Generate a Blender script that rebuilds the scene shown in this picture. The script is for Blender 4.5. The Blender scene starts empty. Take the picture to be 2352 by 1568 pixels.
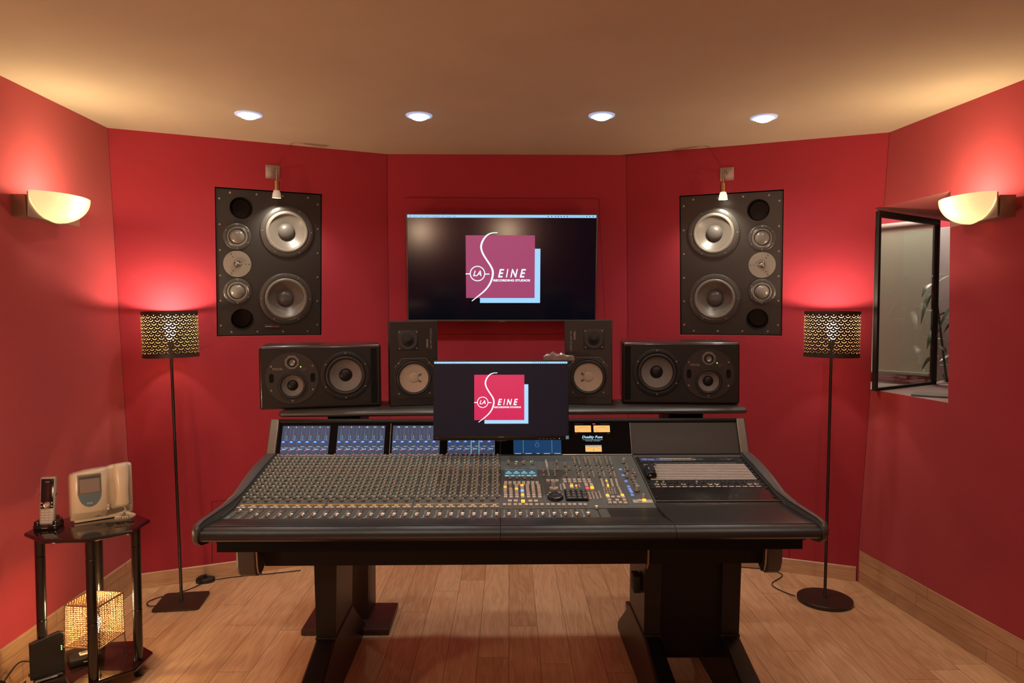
import bpy, math, random
from mathutils import Matrix, Vector
random.seed(7)
S = bpy.context.scene
COL = S.collection
PI = math.pi

# ------------------------------------------------------------------ camera, world, light, exposure
cam_d = bpy.data.cameras.new('camera'); cam = bpy.data.objects.new('camera', cam_d); COL.objects.link(cam)
cam_d.sensor_width = 36.0; cam_d.lens = 36.0 * 1620 / 2352; cam_d.clip_start = .02
YAW = math.atan(27 / 1620); PITCH = math.atan(66 / 1620)
cam.location = (0, 0, 1.55)
cam.rotation_euler = (PI / 2 - PITCH, 0, -YAW)
S.camera = cam
S.view_settings.view_transform = 'Standard'; S.view_settings.look = 'None'
S.view_settings.gamma = 1.0; S.view_settings.use_curve_mapping = False
S.view_settings.exposure = 0.0
w = bpy.data.worlds.new('world'); S.world = w; w.use_nodes = True
w.node_tree.nodes['Background'].inputs[0].default_value = (.9, .72, .55, 1)
w.node_tree.nodes['Background'].inputs[1].default_value = .0
WARM = (1.0, .66, .33); WARM2 = (1.0, .74, .45); COOL = (1.0, .95, .88); NEUT = (1.0, .86, .68)

SP, SP2, DL, FILL_DL, CL, BP, GP, PL = 13., 8., 18., 15., 7., 75., 15., 9.      # sconces, side sconces, downlights, added fill downlights out of view, cube lamp, added booth lamp, globe, wall spotlights (W)
LP = (11., 11.); WHT = (1.0, .90, .76); GE = 100.                       # floor lamps (W)

def lamp(name, kind, loc, power, col, size=.03, target=None, spot=None, blend=.5, parent=None):
    d = bpy.data.lights.new(name, kind); d.energy = power; d.color = col
    if kind == 'AREA': d.size = size
    else: d.shadow_soft_size = size
    if spot: d.spot_size = math.radians(spot); d.spot_blend = blend
    o = bpy.data.objects.new(name, d); COL.objects.link(o); o.location = loc
    if target is not None:
        o.rotation_euler = (Vector(target) - Vector(loc)).to_track_quat('-Z', 'Y').to_euler()
    if parent:
        o.parent = parent
    return o

# ------------------------------------------------------------------ materials
MATS = {}
def mat(name, col=(.5, .5, .5), rough=.5, metal=0., emit=None, es=1., spec=.5, bump=None, coat=0., var=None, trans=0.):
    if name in MATS: return MATS[name]
    m = bpy.data.materials.new(name); m.use_nodes = True; nt = m.node_tree; N = nt.nodes; L = nt.links
    b = N['Principled BSDF']
    b.inputs['Base Color'].default_value = (*col, 1); b.inputs['Roughness'].default_value = rough
    b.inputs['Metallic'].default_value = metal; b.inputs['Specular IOR Level'].default_value = spec
    b.inputs['Coat Weight'].default_value = coat; b.inputs['Transmission Weight'].default_value = trans
    if emit: b.inputs['Emission Color'].default_value = (*emit, 1); b.inputs['Emission Strength'].default_value = es
    if bump or var:
        tc = N.new('ShaderNodeTexCoord')
    if bump:
        sc, st = bump[:2]; n = N.new('ShaderNodeTexNoise'); n.inputs['Scale'].default_value = sc; n.inputs['Detail'].default_value = 3
        L.new(tc.outputs['Object'], n.inputs['Vector'])
        bp = N.new('ShaderNodeBump'); bp.inputs['Strength'].default_value = st; bp.inputs['Distance'].default_value = .002
        L.new(n.outputs['Fac'], bp.inputs['Height']); L.new(bp.outputs['Normal'], b.inputs['Normal'])
    if var:
        sc, amt = var; n = N.new('ShaderNodeTexNoise'); n.inputs['Scale'].default_value = sc; n.inputs['Detail'].default_value = 4
        L.new(tc.outputs['Object'], n.inputs['Vector'])
        cr = N.new('ShaderNodeValToRGB'); cr.color_ramp.elements[0].position = .3; cr.color_ramp.elements[1].position = .7
        cr.color_ramp.elements[0].color = (*[c * (1 - amt) for c in col], 1); cr.color_ramp.elements[1].color = (*[min(1, c * (1 + amt)) for c in col], 1)
        L.new(n.outputs['Fac'], cr.inputs['Fac']); L.new(cr.outputs['Color'], b.inputs['Base Color'])
    MATS[name] = m
    return m

def wood_mat(name, c1, c2, rot=0., plank=(1.25, .14), rough=.35, gap=.35, axis='XY'):
    m = bpy.data.materials.new(name); m.use_nodes = True; nt = m.node_tree; N = nt.nodes; L = nt.links
    b = N['Principled BSDF']; b.inputs['Roughness'].default_value = rough
    tc = N.new('ShaderNodeTexCoord'); mp = N.new('ShaderNodeMapping'); L.new(tc.outputs['Object'], mp.inputs['Vector'])
    mp.inputs['Rotation'].default_value = (0, 0, rot) if axis == 'XY' else rot
    # each row of planks starts at its own random place
    sx = N.new('ShaderNodeSeparateXYZ'); L.new(mp.outputs['Vector'], sx.inputs[0])
    dv = N.new('ShaderNodeMath'); dv.operation = 'DIVIDE'; dv.inputs[1].default_value = plank[1]; L.new(sx.outputs['Y'], dv.inputs[0])
    fl = N.new('ShaderNodeMath'); fl.operation = 'FLOOR'; L.new(dv.outputs[0], fl.inputs[0])
    wn = N.new('ShaderNodeTexWhiteNoise'); wn.noise_dimensions = '1D'; L.new(fl.outputs[0], wn.inputs['W'])
    ma = N.new('ShaderNodeMath'); ma.operation = 'MULTIPLY_ADD'; ma.inputs[1].default_value = plank[0] * 3; L.new(wn.outputs['Value'], ma.inputs[0]); L.new(sx.outputs['X'], ma.inputs[2])
    cb = N.new('ShaderNodeCombineXYZ'); L.new(ma.outputs[0], cb.inputs[0]); L.new(sx.outputs['Y'], cb.inputs[1])
    br = N.new('ShaderNodeTexBrick'); L.new(cb.outputs[0], br.inputs['Vector'])
    br.inputs['Scale'].default_value = 1; br.inputs['Brick Width'].default_value = plank[0]; br.inputs['Row Height'].default_value = plank[1]
    br.inputs['Mortar Size'].default_value = .0012; br.inputs['Mortar Smooth'].default_value = .2; br.offset = 0.; br.squash = 1
    br.inputs['Color1'].default_value = (.15, .15, .15, 1); br.inputs['Color2'].default_value = (.95, .95, .95, 1); br.inputs['Mortar'].default_value = (.5, .5, .5, 1)
    br.inputs['Bias'].default_value = 0
    # grain, stretched along the plank and shifted from plank to plank
    sep = N.new('ShaderNodeVectorMath'); sep.operation = 'MULTIPLY_ADD'; L.new(br.outputs['Color'], sep.inputs[0])
    sep.inputs[1].default_value = (7.3, 3.1, 5.0); L.new(mp.outputs['Vector'], sep.inputs[2])
    st = N.new('ShaderNodeMapping'); st.inputs['Scale'].default_value = (1.1, 8, 1); L.new(sep.outputs[0], st.inputs['Vector'])
    no = N.new('ShaderNodeTexNoise'); no.inputs['Scale'].default_value = 1.6; no.inputs['Detail'].default_value = 2; no.inputs['Distortion'].default_value = .5
    L.new(st.outputs['Vector'], no.inputs['Vector'])
    mm = N.new('ShaderNodeMath'); mm.operation = 'MULTIPLY'; mm.inputs[1].default_value = 34; L.new(no.outputs['Fac'], mm.inputs[0])
    sn = N.new('ShaderNodeMath'); sn.operation = 'SINE'; L.new(mm.outputs[0], sn.inputs[0])
    f2 = N.new('ShaderNodeMapping'); f2.inputs['Scale'].default_value = (8, 260, 8); L.new(sep.outputs[0], f2.inputs['Vector'])
    fn = N.new('ShaderNodeTexNoise'); fn.inputs['Scale'].default_value = 1; fn.inputs['Detail'].default_value = 2; L.new(f2.outputs['Vector'], fn.inputs['Vector'])
    a1 = N.new('ShaderNodeMath'); a1.operation = 'MULTIPLY_ADD'; a1.inputs[1].default_value = .10; L.new(sn.outputs[0], a1.inputs[0]); L.new(fn.outputs['Fac'], a1.inputs[2])
    a2 = N.new('ShaderNodeMath'); a2.operation = 'MULTIPLY_ADD'; a2.inputs[1].default_value = .42; L.new(br.outputs['Color'], a2.inputs[0]); L.new(a1.outputs[0], a2.inputs[2])
    cr = N.new('ShaderNodeValToRGB'); cr.color_ramp.elements[0].position = .38; cr.color_ramp.elements[1].position = 1.1
    cr.color_ramp.elements[0].color = (*c1, 1); cr.color_ramp.elements[1].color = (*c2, 1); L.new(a2.outputs[0], cr.inputs['Fac'])
    mx = N.new('ShaderNodeMixRGB'); L.new(br.outputs['Fac'], mx.inputs['Fac']); L.new(cr.outputs['Color'], mx.inputs[1]); mx.inputs[2].default_value = (*[c * gap for c in c1], 1)
    L.new(mx.outputs[0], b.inputs['Base Color'])
    return m

def glass_mat(name, tint=(1, 1, 1), refl=1.5, rough=0.):
    m = bpy.data.materials.new(name); m.use_nodes = True; nt = m.node_tree; N = nt.nodes; L = nt.links
    N.remove(N['Principled BSDF']); out = N['Material Output']
    t = N.new('ShaderNodeBsdfTransparent'); t.inputs[0].default_value = (*tint, 1)
    g = N.new('ShaderNodeBsdfGlossy'); g.inputs['Roughness'].default_value = rough
    lw = N.new('ShaderNodeLayerWeight'); lw.inputs[0].default_value = .5
    pw = N.new('ShaderNodeMath'); pw.operation = 'POWER'; pw.inputs[1].default_value = 3.; L.new(lw.outputs['Facing'], pw.inputs[0])
    f = N.new('ShaderNodeMath'); f.operation = 'MULTIPLY_ADD'; f.inputs[1].default_value = .6; f.inputs[2].default_value = refl; L.new(pw.outputs[0], f.inputs[0])
    mx = N.new('ShaderNodeMixShader'); L.new(f.outputs[0], mx.inputs[0]); L.new(t.outputs[0], mx.inputs[1]); L.new(g.outputs[0], mx.inputs[2]); L.new(mx.outputs[0], out.inputs[0])
    return m

RED = mat('red wall fabric', (.405, .034, .056), .85, bump=(420, .25), var=(2.2, .05), spec=.15)
_rb = RED.node_tree.nodes['Principled BSDF']; _rb.inputs['Sheen Weight'].default_value = .25; _rb.inputs['Sheen Roughness'].default_value = .55; _rb.inputs['Sheen Tint'].default_value = (1, .75, .6, 1)
CEIL = mat('beige ceiling fabric', (.56, .485, .355), .9, bump=(350, .2), var=(3, .04), spec=.1)
FLOOR = wood_mat('oak plank floor', (.55, .315, .155), (.83, .555, .31), rot=PI / 2 + math.radians(.7), rough=.38)
BASEW = wood_mat('oak baseboard', (.52, .31, .17), (.68, .45, .27), plank=(3.1, .35), rough=.4, rot=(PI / 2, 0, 0), axis='XZ')
BASEP = wood_mat('oak plank baseboard', (.42, .24, .125), (.60, .38, .21), plank=(.62, .066), rough=.4, rot=(PI / 2, 0, 0), axis='XZ')
BLACK = mat('black satin metal', (.011, .010, .0095), .38, spec=.35, bump=(900, .08))
BLACKM = mat('black matt', (.012, .011, .010), .6)
BROWNBL = mat('dark bronze metal', (.035, .020, .013), .45)
GREYP = mat('grey console paint', (.062, .056, .052), .42, spec=.5)
PANEL = mat('charcoal channel panel', (.098, .104, .094), .45)
CHROME = mat('bright metal edge', (.55, .50, .44), .3, metal=1.)
STEEL = mat('brushed steel', (.45, .42, .37), .35, metal=1., bump=(300, .1))
BRASS = mat('aged brass', (.42, .27, .12), .35, metal=1.)
DARK = mat('deep black', (.004, .004, .004), .7, spec=.2)
LEATH = mat('black armrest vinyl', (.016, .0148, .014), .34, spec=.5, bump=(700, .15))
LABELW = mat('pale label print', (.55, .50, .44), .6)

# ------------------------------------------------------------------ mesh builder
OUT = Matrix.Rotation(PI / 2, 4, 'X')          # (x, y, z) drawn flat, z outwards  ->  faces -Y
class MB:
    def __init__(s): s.v = []; s.f = []; s.m = []; s.mats = []
    def mi(s, m):
        if m not in s.mats: s.mats.append(m)
        return s.mats.index(m)
    def add(s, vs, fs, m, M=None):
        o = len(s.v)
        if M is not None: vs = [M @ Vector(v) for v in vs]
        s.v.extend([tuple(v) for v in vs]); i = s.mi(m)
        for f in fs: s.f.append([a + o for a in f]); s.m.append(i)
        return s
    def box(s, x0, x1, y0, y1, z0, z1, m, M=None):
        vs = [(x, y, z) for z in (z0, z1) for y in (y0, y1) for x in (x0, x1)]
        return s.add(vs, [(0, 2, 3, 1), (4, 5, 7, 6), (0, 1, 5, 4), (2, 6, 7, 3), (0, 4, 6, 2), (1, 3, 7, 5)], m, M)
    def rbox(s, x0, x1, y0, y1, z0, z1, r, m, M=None, seg=2):
        import bmesh
        bm = bmesh.new(); bmesh.ops.create_cube(bm, size=1)
        for v in bm.verts: v.co = Vector(((x0 + x1) / 2 + v.co.x * (x1 - x0), (y0 + y1) / 2 + v.co.y * (y1 - y0), (z0 + z1) / 2 + v.co.z * (z1 - z0)))
        bmesh.ops.bevel(bm, geom=bm.edges[:], offset=r, segments=seg, affect='EDGES', profile=.5)
        bm.verts.index_update()
        vs = [v.co.copy() for v in bm.verts]; fs = [[v.index for v in f.verts] for f in bm.faces]; bm.free()
        return s.add(vs, fs, m, M)
    def lathe(s, prof, m, M=None, n=32, a0=0., a1=2 * PI, close=True):
        vs = []; fs = []; full = abs(a1 - a0 - 2 * PI) < 1e-6; k = n if full else n + 1
        for r, z in prof:
            for i in range(k):
                a = a0 + (a1 - a0) * i / n; vs.append((r * math.cos(a), r * math.sin(a), z))
        for j in range(len(prof) - 1):
            for i in range(n):
                b = (i + 1) % k; fs.append((j * k + i, j * k + b, (j + 1) * k + b, (j + 1) * k + i))
        if close and full:
            if prof[0][0] > 1e-6: fs.append(tuple(reversed(range(k))))
            if prof[-1][0] > 1e-6: fs.append(tuple(range((len(prof) - 1) * k, len(prof) * k)))
        return s.add(vs, fs, m, M)
    def cyl(s, r, z0, z1, m, M=None, n=24, r2=None): return s.lathe([(r, z0), (r if r2 is None else r2, z1)], m, M, n)
    def prism(s, pts, z0, z1, m, M=None):
        n = len(pts); vs = [(x, y, z0) for x, y in pts] + [(x, y, z1) for x, y in pts]
        fs = [tuple(reversed(range(n))), tuple(range(n, 2 * n))] + [(i, (i + 1) % n, (i + 1) % n + n, i + n) for i in range(n)]
        return s.add(vs, fs, m, M)
    def quad(s, ps, m, M=None): return s.add(ps, [tuple(range(len(ps)))], m, M)
    def rect(s, x0, x1, y0, y1, z, m, M=None): return s.add([(x0, y0, z), (x1, y0, z), (x1, y1, z), (x0, y1, z)], [(0, 1, 2, 3)], m, M)
    def tube(s, pts, r, m, M=None, n=8, rs=None):
        pts = [Vector(p) for p in pts]; vs = []; fs = []; up = Vector((0, 0, 1)); prev = None
        for i, p in enumerate(pts):
            t = (pts[min(i + 1, len(pts) - 1)] - pts[max(i - 1, 0)]).normalized()
            if prev is None:
                a = t.cross(up) if abs(t.dot(up)) < .95 else t.cross(Vector((1, 0, 0)))
            else: a = prev - t * prev.dot(t)
            a.normalize(); prev = a; b = t.cross(a); rr = rs[i] if rs else r
            for k in range(n): vs.append(p + (a * math.cos(2 * PI * k / n) + b * math.sin(2 * PI * k / n)) * rr)
        for i in range(len(pts) - 1):
            for k in range(n): fs.append((i * n + k, i * n + (k + 1) % n, (i + 1) * n + (k + 1) % n, (i + 1) * n + k))
        fs.append(tuple(reversed(range(n)))); fs.append(tuple(range((len(pts) - 1) * n, len(pts) * n)))
        return s.add(vs, fs, m, M)
    def ribbon(s, pts, ws, m, M=None, z=0):
        vs = []
        for i, (x, y) in enumerate(pts):
            a = pts[max(i - 1, 0)]; b = pts[min(i + 1, len(pts) - 1)]; dx, dy = b[0] - a[0], b[1] - a[1]; l = math.hypot(dx, dy); w = ws[i] / 2
            vs += [(x - dy / l * w, y + dx / l * w, z), (x + dy / l * w, y - dx / l * w, z)]
        return s.add(vs, [(2 * i, 2 * i + 1, 2 * i + 3, 2 * i + 2) for i in range(len(pts) - 1)], m, M)
    def loft(s, secs, m, M=None, caps=True):
        n = len(secs[0]); vs = [p for sec in secs for p in sec]; fs = []
        for j in range(len(secs) - 1):
            for i in range(n): fs.append((j * n + i, j * n + (i + 1) % n, (j + 1) * n + (i + 1) % n, (j + 1) * n + i))
        if caps: fs += [tuple(reversed(range(n))), tuple(range((len(secs) - 1) * n, len(secs) * n))]
        return s.add(vs, fs, m, M)
    def plate(s, outer, holes, z, m, M=None, depth=0.):
        """flat plate with holes, outer and hole outlines as 2D points; depth adds the inner walls of the holes"""
        from mathutils.geometry import tessellate_polygon
        loops = [[Vector((x, y, 0)) for x, y in l] for l in [outer] + holes]; tri = tessellate_polygon(loops)
        fl_ = [p for l in loops for p in l]; fs = []
        for t in tri:
            a, b, c = (fl_[i] for i in t); cr = (b.x - a.x) * (c.y - a.y) - (b.y - a.y) * (c.x - a.x)
            fs.append(t if cr > 0 else (t[0], t[2], t[1]))
        s.add([(p.x, p.y, z) for p in fl_], fs, m, M)
        if depth:
            for l in [outer] + holes:
                n = len(l); s.add([(x, y, z) for x, y in l] + [(x, y, z - depth) for x, y in l], [(i, (i + 1) % n, (i + 1) % n + n, i + n) for i in range(n)], m, M)
        return s
    def text(s, txt, x0, x1, y0, y1, m, M=None, z=.0008, shear=0., bold=0., rot=0.):
        """lettering fitted into a box of the drawing plane; rot turns it in quarter turns"""
        vs, fs = text_geo(txt, shear, bold)
        if not vs: return s
        ax, bx = min(v[0] for v in vs), max(v[0] for v in vs); ay, by = min(v[1] for v in vs), max(v[1] for v in vs)
        q = []
        for x, y in vs:
            u, v = (x - ax) / max(bx - ax, 1e-6), (y - ay) / max(by - ay, 1e-6)
            if rot == 1: u, v = 1 - v, u
            elif rot == -1: u, v = v, 1 - u
            q.append((x0 + (x1 - x0) * u, y0 + (y1 - y0) * v, z))
        return s.add(q, fs, m, M)
    def mesh(s, name, smooth=35):
        me = bpy.data.meshes.new(name); me.from_pydata(s.v, [], s.f)
        for m in s.mats: me.materials.append(m)
        me.polygons.foreach_set('material_index', s.m)
        me.polygons.foreach_set('use_smooth', [True] * len(s.f)); me.update()
        me.set_sharp_from_angle(angle=math.radians(smooth))
        return me
    def build(s, name, parent=None, smooth=35, off=None, label=None, kind=None):
        if off is not None: s.v = [(v[0] - off[0], v[1] - off[1], v[2] - off[2]) for v in s.v]
        o = bpy.data.objects.new(name, s.mesh(name, smooth)); COL.objects.link(o)
        if parent: o.parent = parent
        if label: o['label'] = label
        if kind: o['kind'] = kind
        return o
def circ(cx, cy, r, n=40): return [(cx + r * math.cos(2 * PI * i / n), cy + r * math.sin(2 * PI * i / n)) for i in range(n)]
def open_front(mb, y=.0005):
    k = [i for i, f in enumerate(mb.f) if not all(mb.v[v][1] < y for v in f)]; mb.f = [mb.f[i] for i in k]; mb.m = [mb.m[i] for i in k]; return mb
_tc = {}
def text_geo(txt, shear, bold):
    k = (txt, shear, bold)
    if k not in _tc:
        c = bpy.data.curves.new('t', 'FONT'); c.body = txt; c.shear = shear; c.offset = bold; c.resolution_u = 3
        o = bpy.data.objects.new('t', c); COL.objects.link(o); dg = bpy.context.evaluated_depsgraph_get()
        me = bpy.data.meshes.new_from_object(o.evaluated_get(dg))
        _tc[k] = ([(v.co.x, v.co.y) for v in me.vertices], [tuple(p.vertices) for p in me.polygons])
        bpy.data.meshes.remove(me); bpy.data.objects.remove(o); bpy.data.curves.remove(c)
    return _tc[k]

def thing(name, label, cat, loc=(0, 0, 0), rot=(0, 0, 0), group=None, mat4=None):
    o = bpy.data.objects.new(name, None); COL.objects.link(o); o.empty_display_size = .1
    if mat4 is not None: o.matrix_world = mat4
    else: o.location = loc; o.rotation_euler = rot
    return tag(o, label, cat, group)
def tag(o, label, cat, group=None):
    o['label'] = label; o['category'] = cat
    if group: o['group'] = group
    return o
def inst(src, parent, loc, name=None):
    o = src.copy(); COL.objects.link(o); o.parent = parent; o.location = loc
    if name: o.name = name
    return o
def struct(mb, name, smooth=30):
    return mb.build(name, smooth=smooth, kind='structure')
def T(x, y, z): return Matrix.Translation((x, y, z))

# ------------------------------------------------------------------ room shell
CH = 2.5
def LWX(y, z): return -2.05 + .01 * z + .02 * (3.95 - y)
def RWX(y, z): return 2.062 + .10 * (3.99 - y) - .014 * z
def LBY(x, z): return 4.82435 + .43 * x - .10 * z
def RBY(x, z): return 4.8801 - .43 * x - .108 * z
def CBY(z): return 4.52 - .095 * z
def corner(fy, fx, z, y=3.8):
    for _ in range(30): x = fx(y, z); y = fy(x, z)
    return Vector((x, y, z))
def cl(z): return corner(LBY, LWX, z)
def crr(z): return corner(RBY, RWX, z)
def ccl(z): return Vector(((CBY(z) - 4.82435 + .10 * z) / .43, CBY(z), z))
def ccr(z): return Vector(((4.8801 - .108 * z - CBY(z)) / .43, CBY(z), z))
REAR = -1.7

fl = MB(); fl.quad([(-2.4, REAR, 0), (3.0, REAR, 0), (3.0, 4.8, 0), (-2.4, 4.8, 0)], FLOOR); struct(fl, 'floor')
ce = MB(); ce.quad([(-2.4, REAR, CH), (-2.4, 3.7, CH), (-2.03, 3.72, CH), (-.645, 4.31, CH), (.66, 4.31, CH), (2.09, 3.73, CH), (2.75, REAR, CH)], CEIL); struct(ce, 'ceiling')
wl = MB(); wl.quad([(LWX(REAR, 0), REAR, 0), tuple(cl(0)), tuple(cl(CH)), (LWX(REAR, CH), REAR, CH)], RED); struct(wl, 'wall_left')
wr = MB(); wr.quad([(-2.4, REAR, 0), (-2.4, REAR, CH), (3.0, REAR, CH), (3.0, REAR, 0)], RED); struct(wr, 'wall_rear')
wc = MB(); wc.quad([tuple(ccl(0)), tuple(ccr(0)), tuple(ccr(CH)), tuple(ccl(CH))], RED); struct(wc, 'wall_back_centre')

def frame(o, b, c):
    """face-local matrix of a wall plane Y = a + bX + cZ at point o: x right, -y into the room, z up the wall"""
    n = Vector((b, -1, c)).normalized(); u = Vector((1, b, 0)).normalized(); v = u.cross(-n)
    M = Matrix.Identity(4)
    for i in range(3): M[i][0] = u[i]; M[i][1] = -n[i]; M[i][2] = v[i]; M[i][3] = o[i]
    return M
ML = frame((-1.316, LBY(-1.316, 1.828), 1.828), .43, -.10)
MR = frame((1.340, RBY(1.340, 1.828), 1.828), -.43, -.108)
HW, HH = .288, .414
def loc2(M, p):
    q = M.inverted() @ Vector(p); return (q.x, 0, q.z)
def hole_wall(M, bl, br, tr, tl, name, extra=()):
    mb = MB(); h = [(-HW, 0, -HH), (HW, 0, -HH), (HW, 0, HH), (-HW, 0, HH)]
    P = [loc2(M, p) for p in (bl, br, tr, tl)]; ex = [loc2(M, p) for p in extra]
    mb.quad([P[0], P[1], h[1], h[0]], RED, M)
    mb.quad([P[1]] + ex + [P[2], h[2], h[1]], RED, M)
    mb.quad([P[2], P[3], h[3], h[2]], RED, M); mb.quad([P[3], P[0], h[0], h[3]], RED, M)
    for i in range(4):
        a, b = h[i], h[(i + 1) % 4]; mb.quad([a, b, (b[0], .30, b[2]), (a[0], .30, a[2])], RED if i == 0 else BLACKM, M)
    mb.quad([(x, .30, z) for x, y, z in h], BLACKM, M)
    return struct(mb, name)
hole_wall(ML, cl(0), ccl(0), ccl(CH), cl(CH), 'wall_back_left')
hole_wall(MR, ccr(0), crr(0), crr(CH), ccr(CH), 'wall_back_right',
          extra=(crr(1.125), (2.020, RBY(2.020, 2.115), 2.115), crr(2.115)))

# right wall with the angled window opening
wz0, wz1, wy0 = 1.125, 2.118, 3.285
mb = MB()
def rw(y, z): return (RWX(y, z), y, z)
mb.quad([rw(REAR, 0), tuple(crr(0)), tuple(crr(wz0)), rw(wy0, wz0), rw(REAR, wz0)][::-1], RED)
mb.quad([rw(REAR, wz0), rw(wy0, wz0), rw(wy0, wz1), rw(REAR, wz1)][::-1], RED)
mb.quad([rw(REAR, wz1), rw(wy0, wz1), tuple(crr(wz1)), tuple(crr(CH)), rw(REAR, CH)][::-1], RED)
struct(mb, 'wall_right', 10)
GREYS = mat('grey painted sill', (.34, .27, .25), .55)
gL = Vector((2.035, 3.79, 0)); gR = Vector((2.60, 4.165, 0)); gd = (gR - gL).normalized(); gn = Vector((gd.y, -gd.x, 0))
mb = MB()   # reveals and sill of the opening
mb.quad([rw(wy0, wz0), tuple(crr(wz0)), (2.08, 3.90, wz0), (2.8, 4.38, wz0), (3.4, 3.9, wz0), (3.1, 3.285, wz0)], GREYS)
struct(mb, 'trim_1')
mb = MB()
mb.quad([rw(wy0, wz1), tuple(crr(wz1)), (2.02, RBY(2.02, wz1), wz1), (2.08, 3.90, wz1), (2.8, 4.38, wz1), (3.4, 3.9, wz1), (3.1, 3.285, wz1)], RED)
mb.quad([rw(wy0, wz0), (2.36, 3.285, wz0), (2.36, 3.285, wz1), rw(wy0, wz1)], RED)
struct(mb, 'trim_2')
# window: black framed pane set at an angle
WGLASS = glass_mat('window glass', (.97, .98, .96), .16)
wt = bpy.data.objects.new('window_1', None); COL.objects.link(wt); wt['kind'] = 'structure'
wt.location = (gL.x, gL.y, wz0); wt.rotation_euler = (0, 0, math.atan2(gd.y, gd.x)); GW = (gR - gL).length
fr = MB(); FW = .020
fr.rbox(0, GW, -.012, .012, .0, .016, .004, BLACKM); fr.rbox(0, GW, -.012, .012, wz1 - wz0 - .052, wz1 - wz0 - .018, .004, BLACKM)
fr.rbox(-.008, .018, -.012, .012, 0, wz1 - wz0 - .02, .004, BLACKM); fr.rbox(GW - .035, GW, -.012, .012, 0, wz1 - wz0 - .02, .004, BLACKM)
fr.build('window_frame', wt)
pn = MB(); pn.box(.016, GW - .034, -.003, .003, .014, wz1 - wz0 - .05, WGLASS); pn.build('window_pane', wt)
# neighbouring booth seen through the pane
BOOTHW = mat('grey booth wall', (.24, .20, .19), .8, bump=(200, .1))
BLIND = mat('cream roller blind', (.58, .60, .47), .8, bump=(600, .15))
bd = Vector((.559, -.829, 0)); b0 = Vector((2.45, 5.50, 0)) ; b1 = b0 + bd * 1.75; bn = Vector((-.829, -.559, 0))
mb = MB(); q = b0 + bd * -.4
mb.quad([tuple(q), tuple(b1 + bd * 1.2), tuple(b1 + bd * 1.2 + Vector((0, 0, 2.9))), tuple(q + Vector((0, 0, 2.9)))], RED)
struct(mb, 'wall_booth_back'); mb = MB()
mb.quad([(1.9, 4.35, 0), tuple(q), tuple(q + Vector((0, 0, 2.9))), (1.9, 4.35, 2.9)], BOOTHW)
struct(mb, 'wall_booth_left'); mb = MB()
mb.quad([tuple(b1 + bd * 1.2), (4.6, 2.5, 0), (4.6, 2.5, 2.9), tuple(b1 + bd * 1.2 + Vector((0, 0, 2.9)))], BOOTHW)
struct(mb, 'wall_booth_right')
mb = MB(); mb.quad([(1.9, 2.4, 2.9), (4.8, 2.4, 2.9), (4.8, 6.2, 2.9), (1.9, 6.2, 2.9)], BOOTHW)
struct(mb, 'ceiling_booth')
mb = MB(); mb.quad([(2.2, 2.4, .003), (4.8, 2.4, .003), (4.8, 6.2, .003), (2.2, 6.2, .003)], BOOTHW); struct(mb, 'floor_booth')
mb = MB(); mb.rbox(.93, 1.7, -.03, -.004, 1.06, 2.12, .004, BOOTHW, T(b0.x, b0.y, 0) @ Matrix.Rotation(math.atan2(bd.y, bd.x), 4, 'Z')); struct(mb, 'trim_8')
bt = thing('roller_blind', 'cream roller blind drawn down behind the angled window', 'blind', (b0.x, b0.y, 1.10), (0, 0, math.atan2(bd.y, bd.x)))
mb = MB(); mb.box(.0, .90, -.050, -.044, .035, 1.04, BLIND); mb.build('fabric', bt)
mb = MB(); mb.cyl(.028, 0, .90, GREYS, T(0, -.03, 1.055) @ Matrix.Rotation(PI / 2, 4, 'Y')); mb.build('roller', bt)
mb = MB(); mb.rbox(0, .90, -.058, -.038, .018, .04, .004, mat('pale green rail', (.42, .47, .38), .5)); mb.build('bottom_rail', bt)
mb = MB(); mb.rbox(-.3, 1.6, -.20, -.006, .93, 1.0, .008, RED, T(b0.x, b0.y, 0) @ Matrix.Rotation(math.atan2(bd.y, bd.x), 4, 'Z')); struct(mb, 'trim_3')
mb = MB(); mb.quad([(2.08, 3.93, 1.05), (2.66, 4.26, 1.05), tuple(b0 + bd * 1.35 + Vector((0, 0, 1.05))), tuple(b0 + bd * -.2 + Vector((0, 0, 1.05)))], GREYS); struct(mb, 'trim_7')

# ceiling-high panel seams and the raised panel behind the television
SEAM = mat('dark red seam', (.10, .004, .006), .9)
mb = MB(); MC = frame((0, CBY(1.8), 1.8), 0, -.095); k = 1.0045
def pc(x, z, d): return (x, d, (z - 1.8) * k)
def praised(mb, pts, d, m, M):
    fr_ = [(x, -d, z) for x, z in pts]; bk = [(x, .0, z) for x, z in pts]; n = len(pts)
    mb.add(fr_ + bk, [tuple(range(n))] + [(i, i + n, (i + 1) % n + n, (i + 1) % n) for i in range(n)], m, M)
praised(mb, [(-.618, (1.42 - 1.8) * k), (.655, (1.42 - 1.8) * k), (.596, (2.24 - 1.8) * k), (-.576, (2.243 - 1.8) * k)], .009, RED, MC)
struct(mb, 'trim_4', 10)
mb = MB()
for a, b in (((-.618, -.385), (-.576, .446)), ((-.576, .446), (.598, .442)), ((.598, .442), (.657, -.385)), ((-.62, -.383), (.657, -.383))):
    mb.ribbon([a, b], [.003, .003], SEAM, MC @ OUT, z=.0012)
struct(mb, 'trim_5')
mb = MB()
for a, b in ((cl(0), cl(CH)), (crr(0), crr(wz0)), (crr(wz1), crr(CH)), (ccl(0), ccl(CH)), (ccr(0), ccr(CH))):
    mb.tube([a, b], .0014, SEAM, n=6)
def lbp(x, z): return loc2(ML, (x, LBY(x, z), z))
def rbp(x, z): return loc2(MR, (x, RBY(x, z), z))
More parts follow.
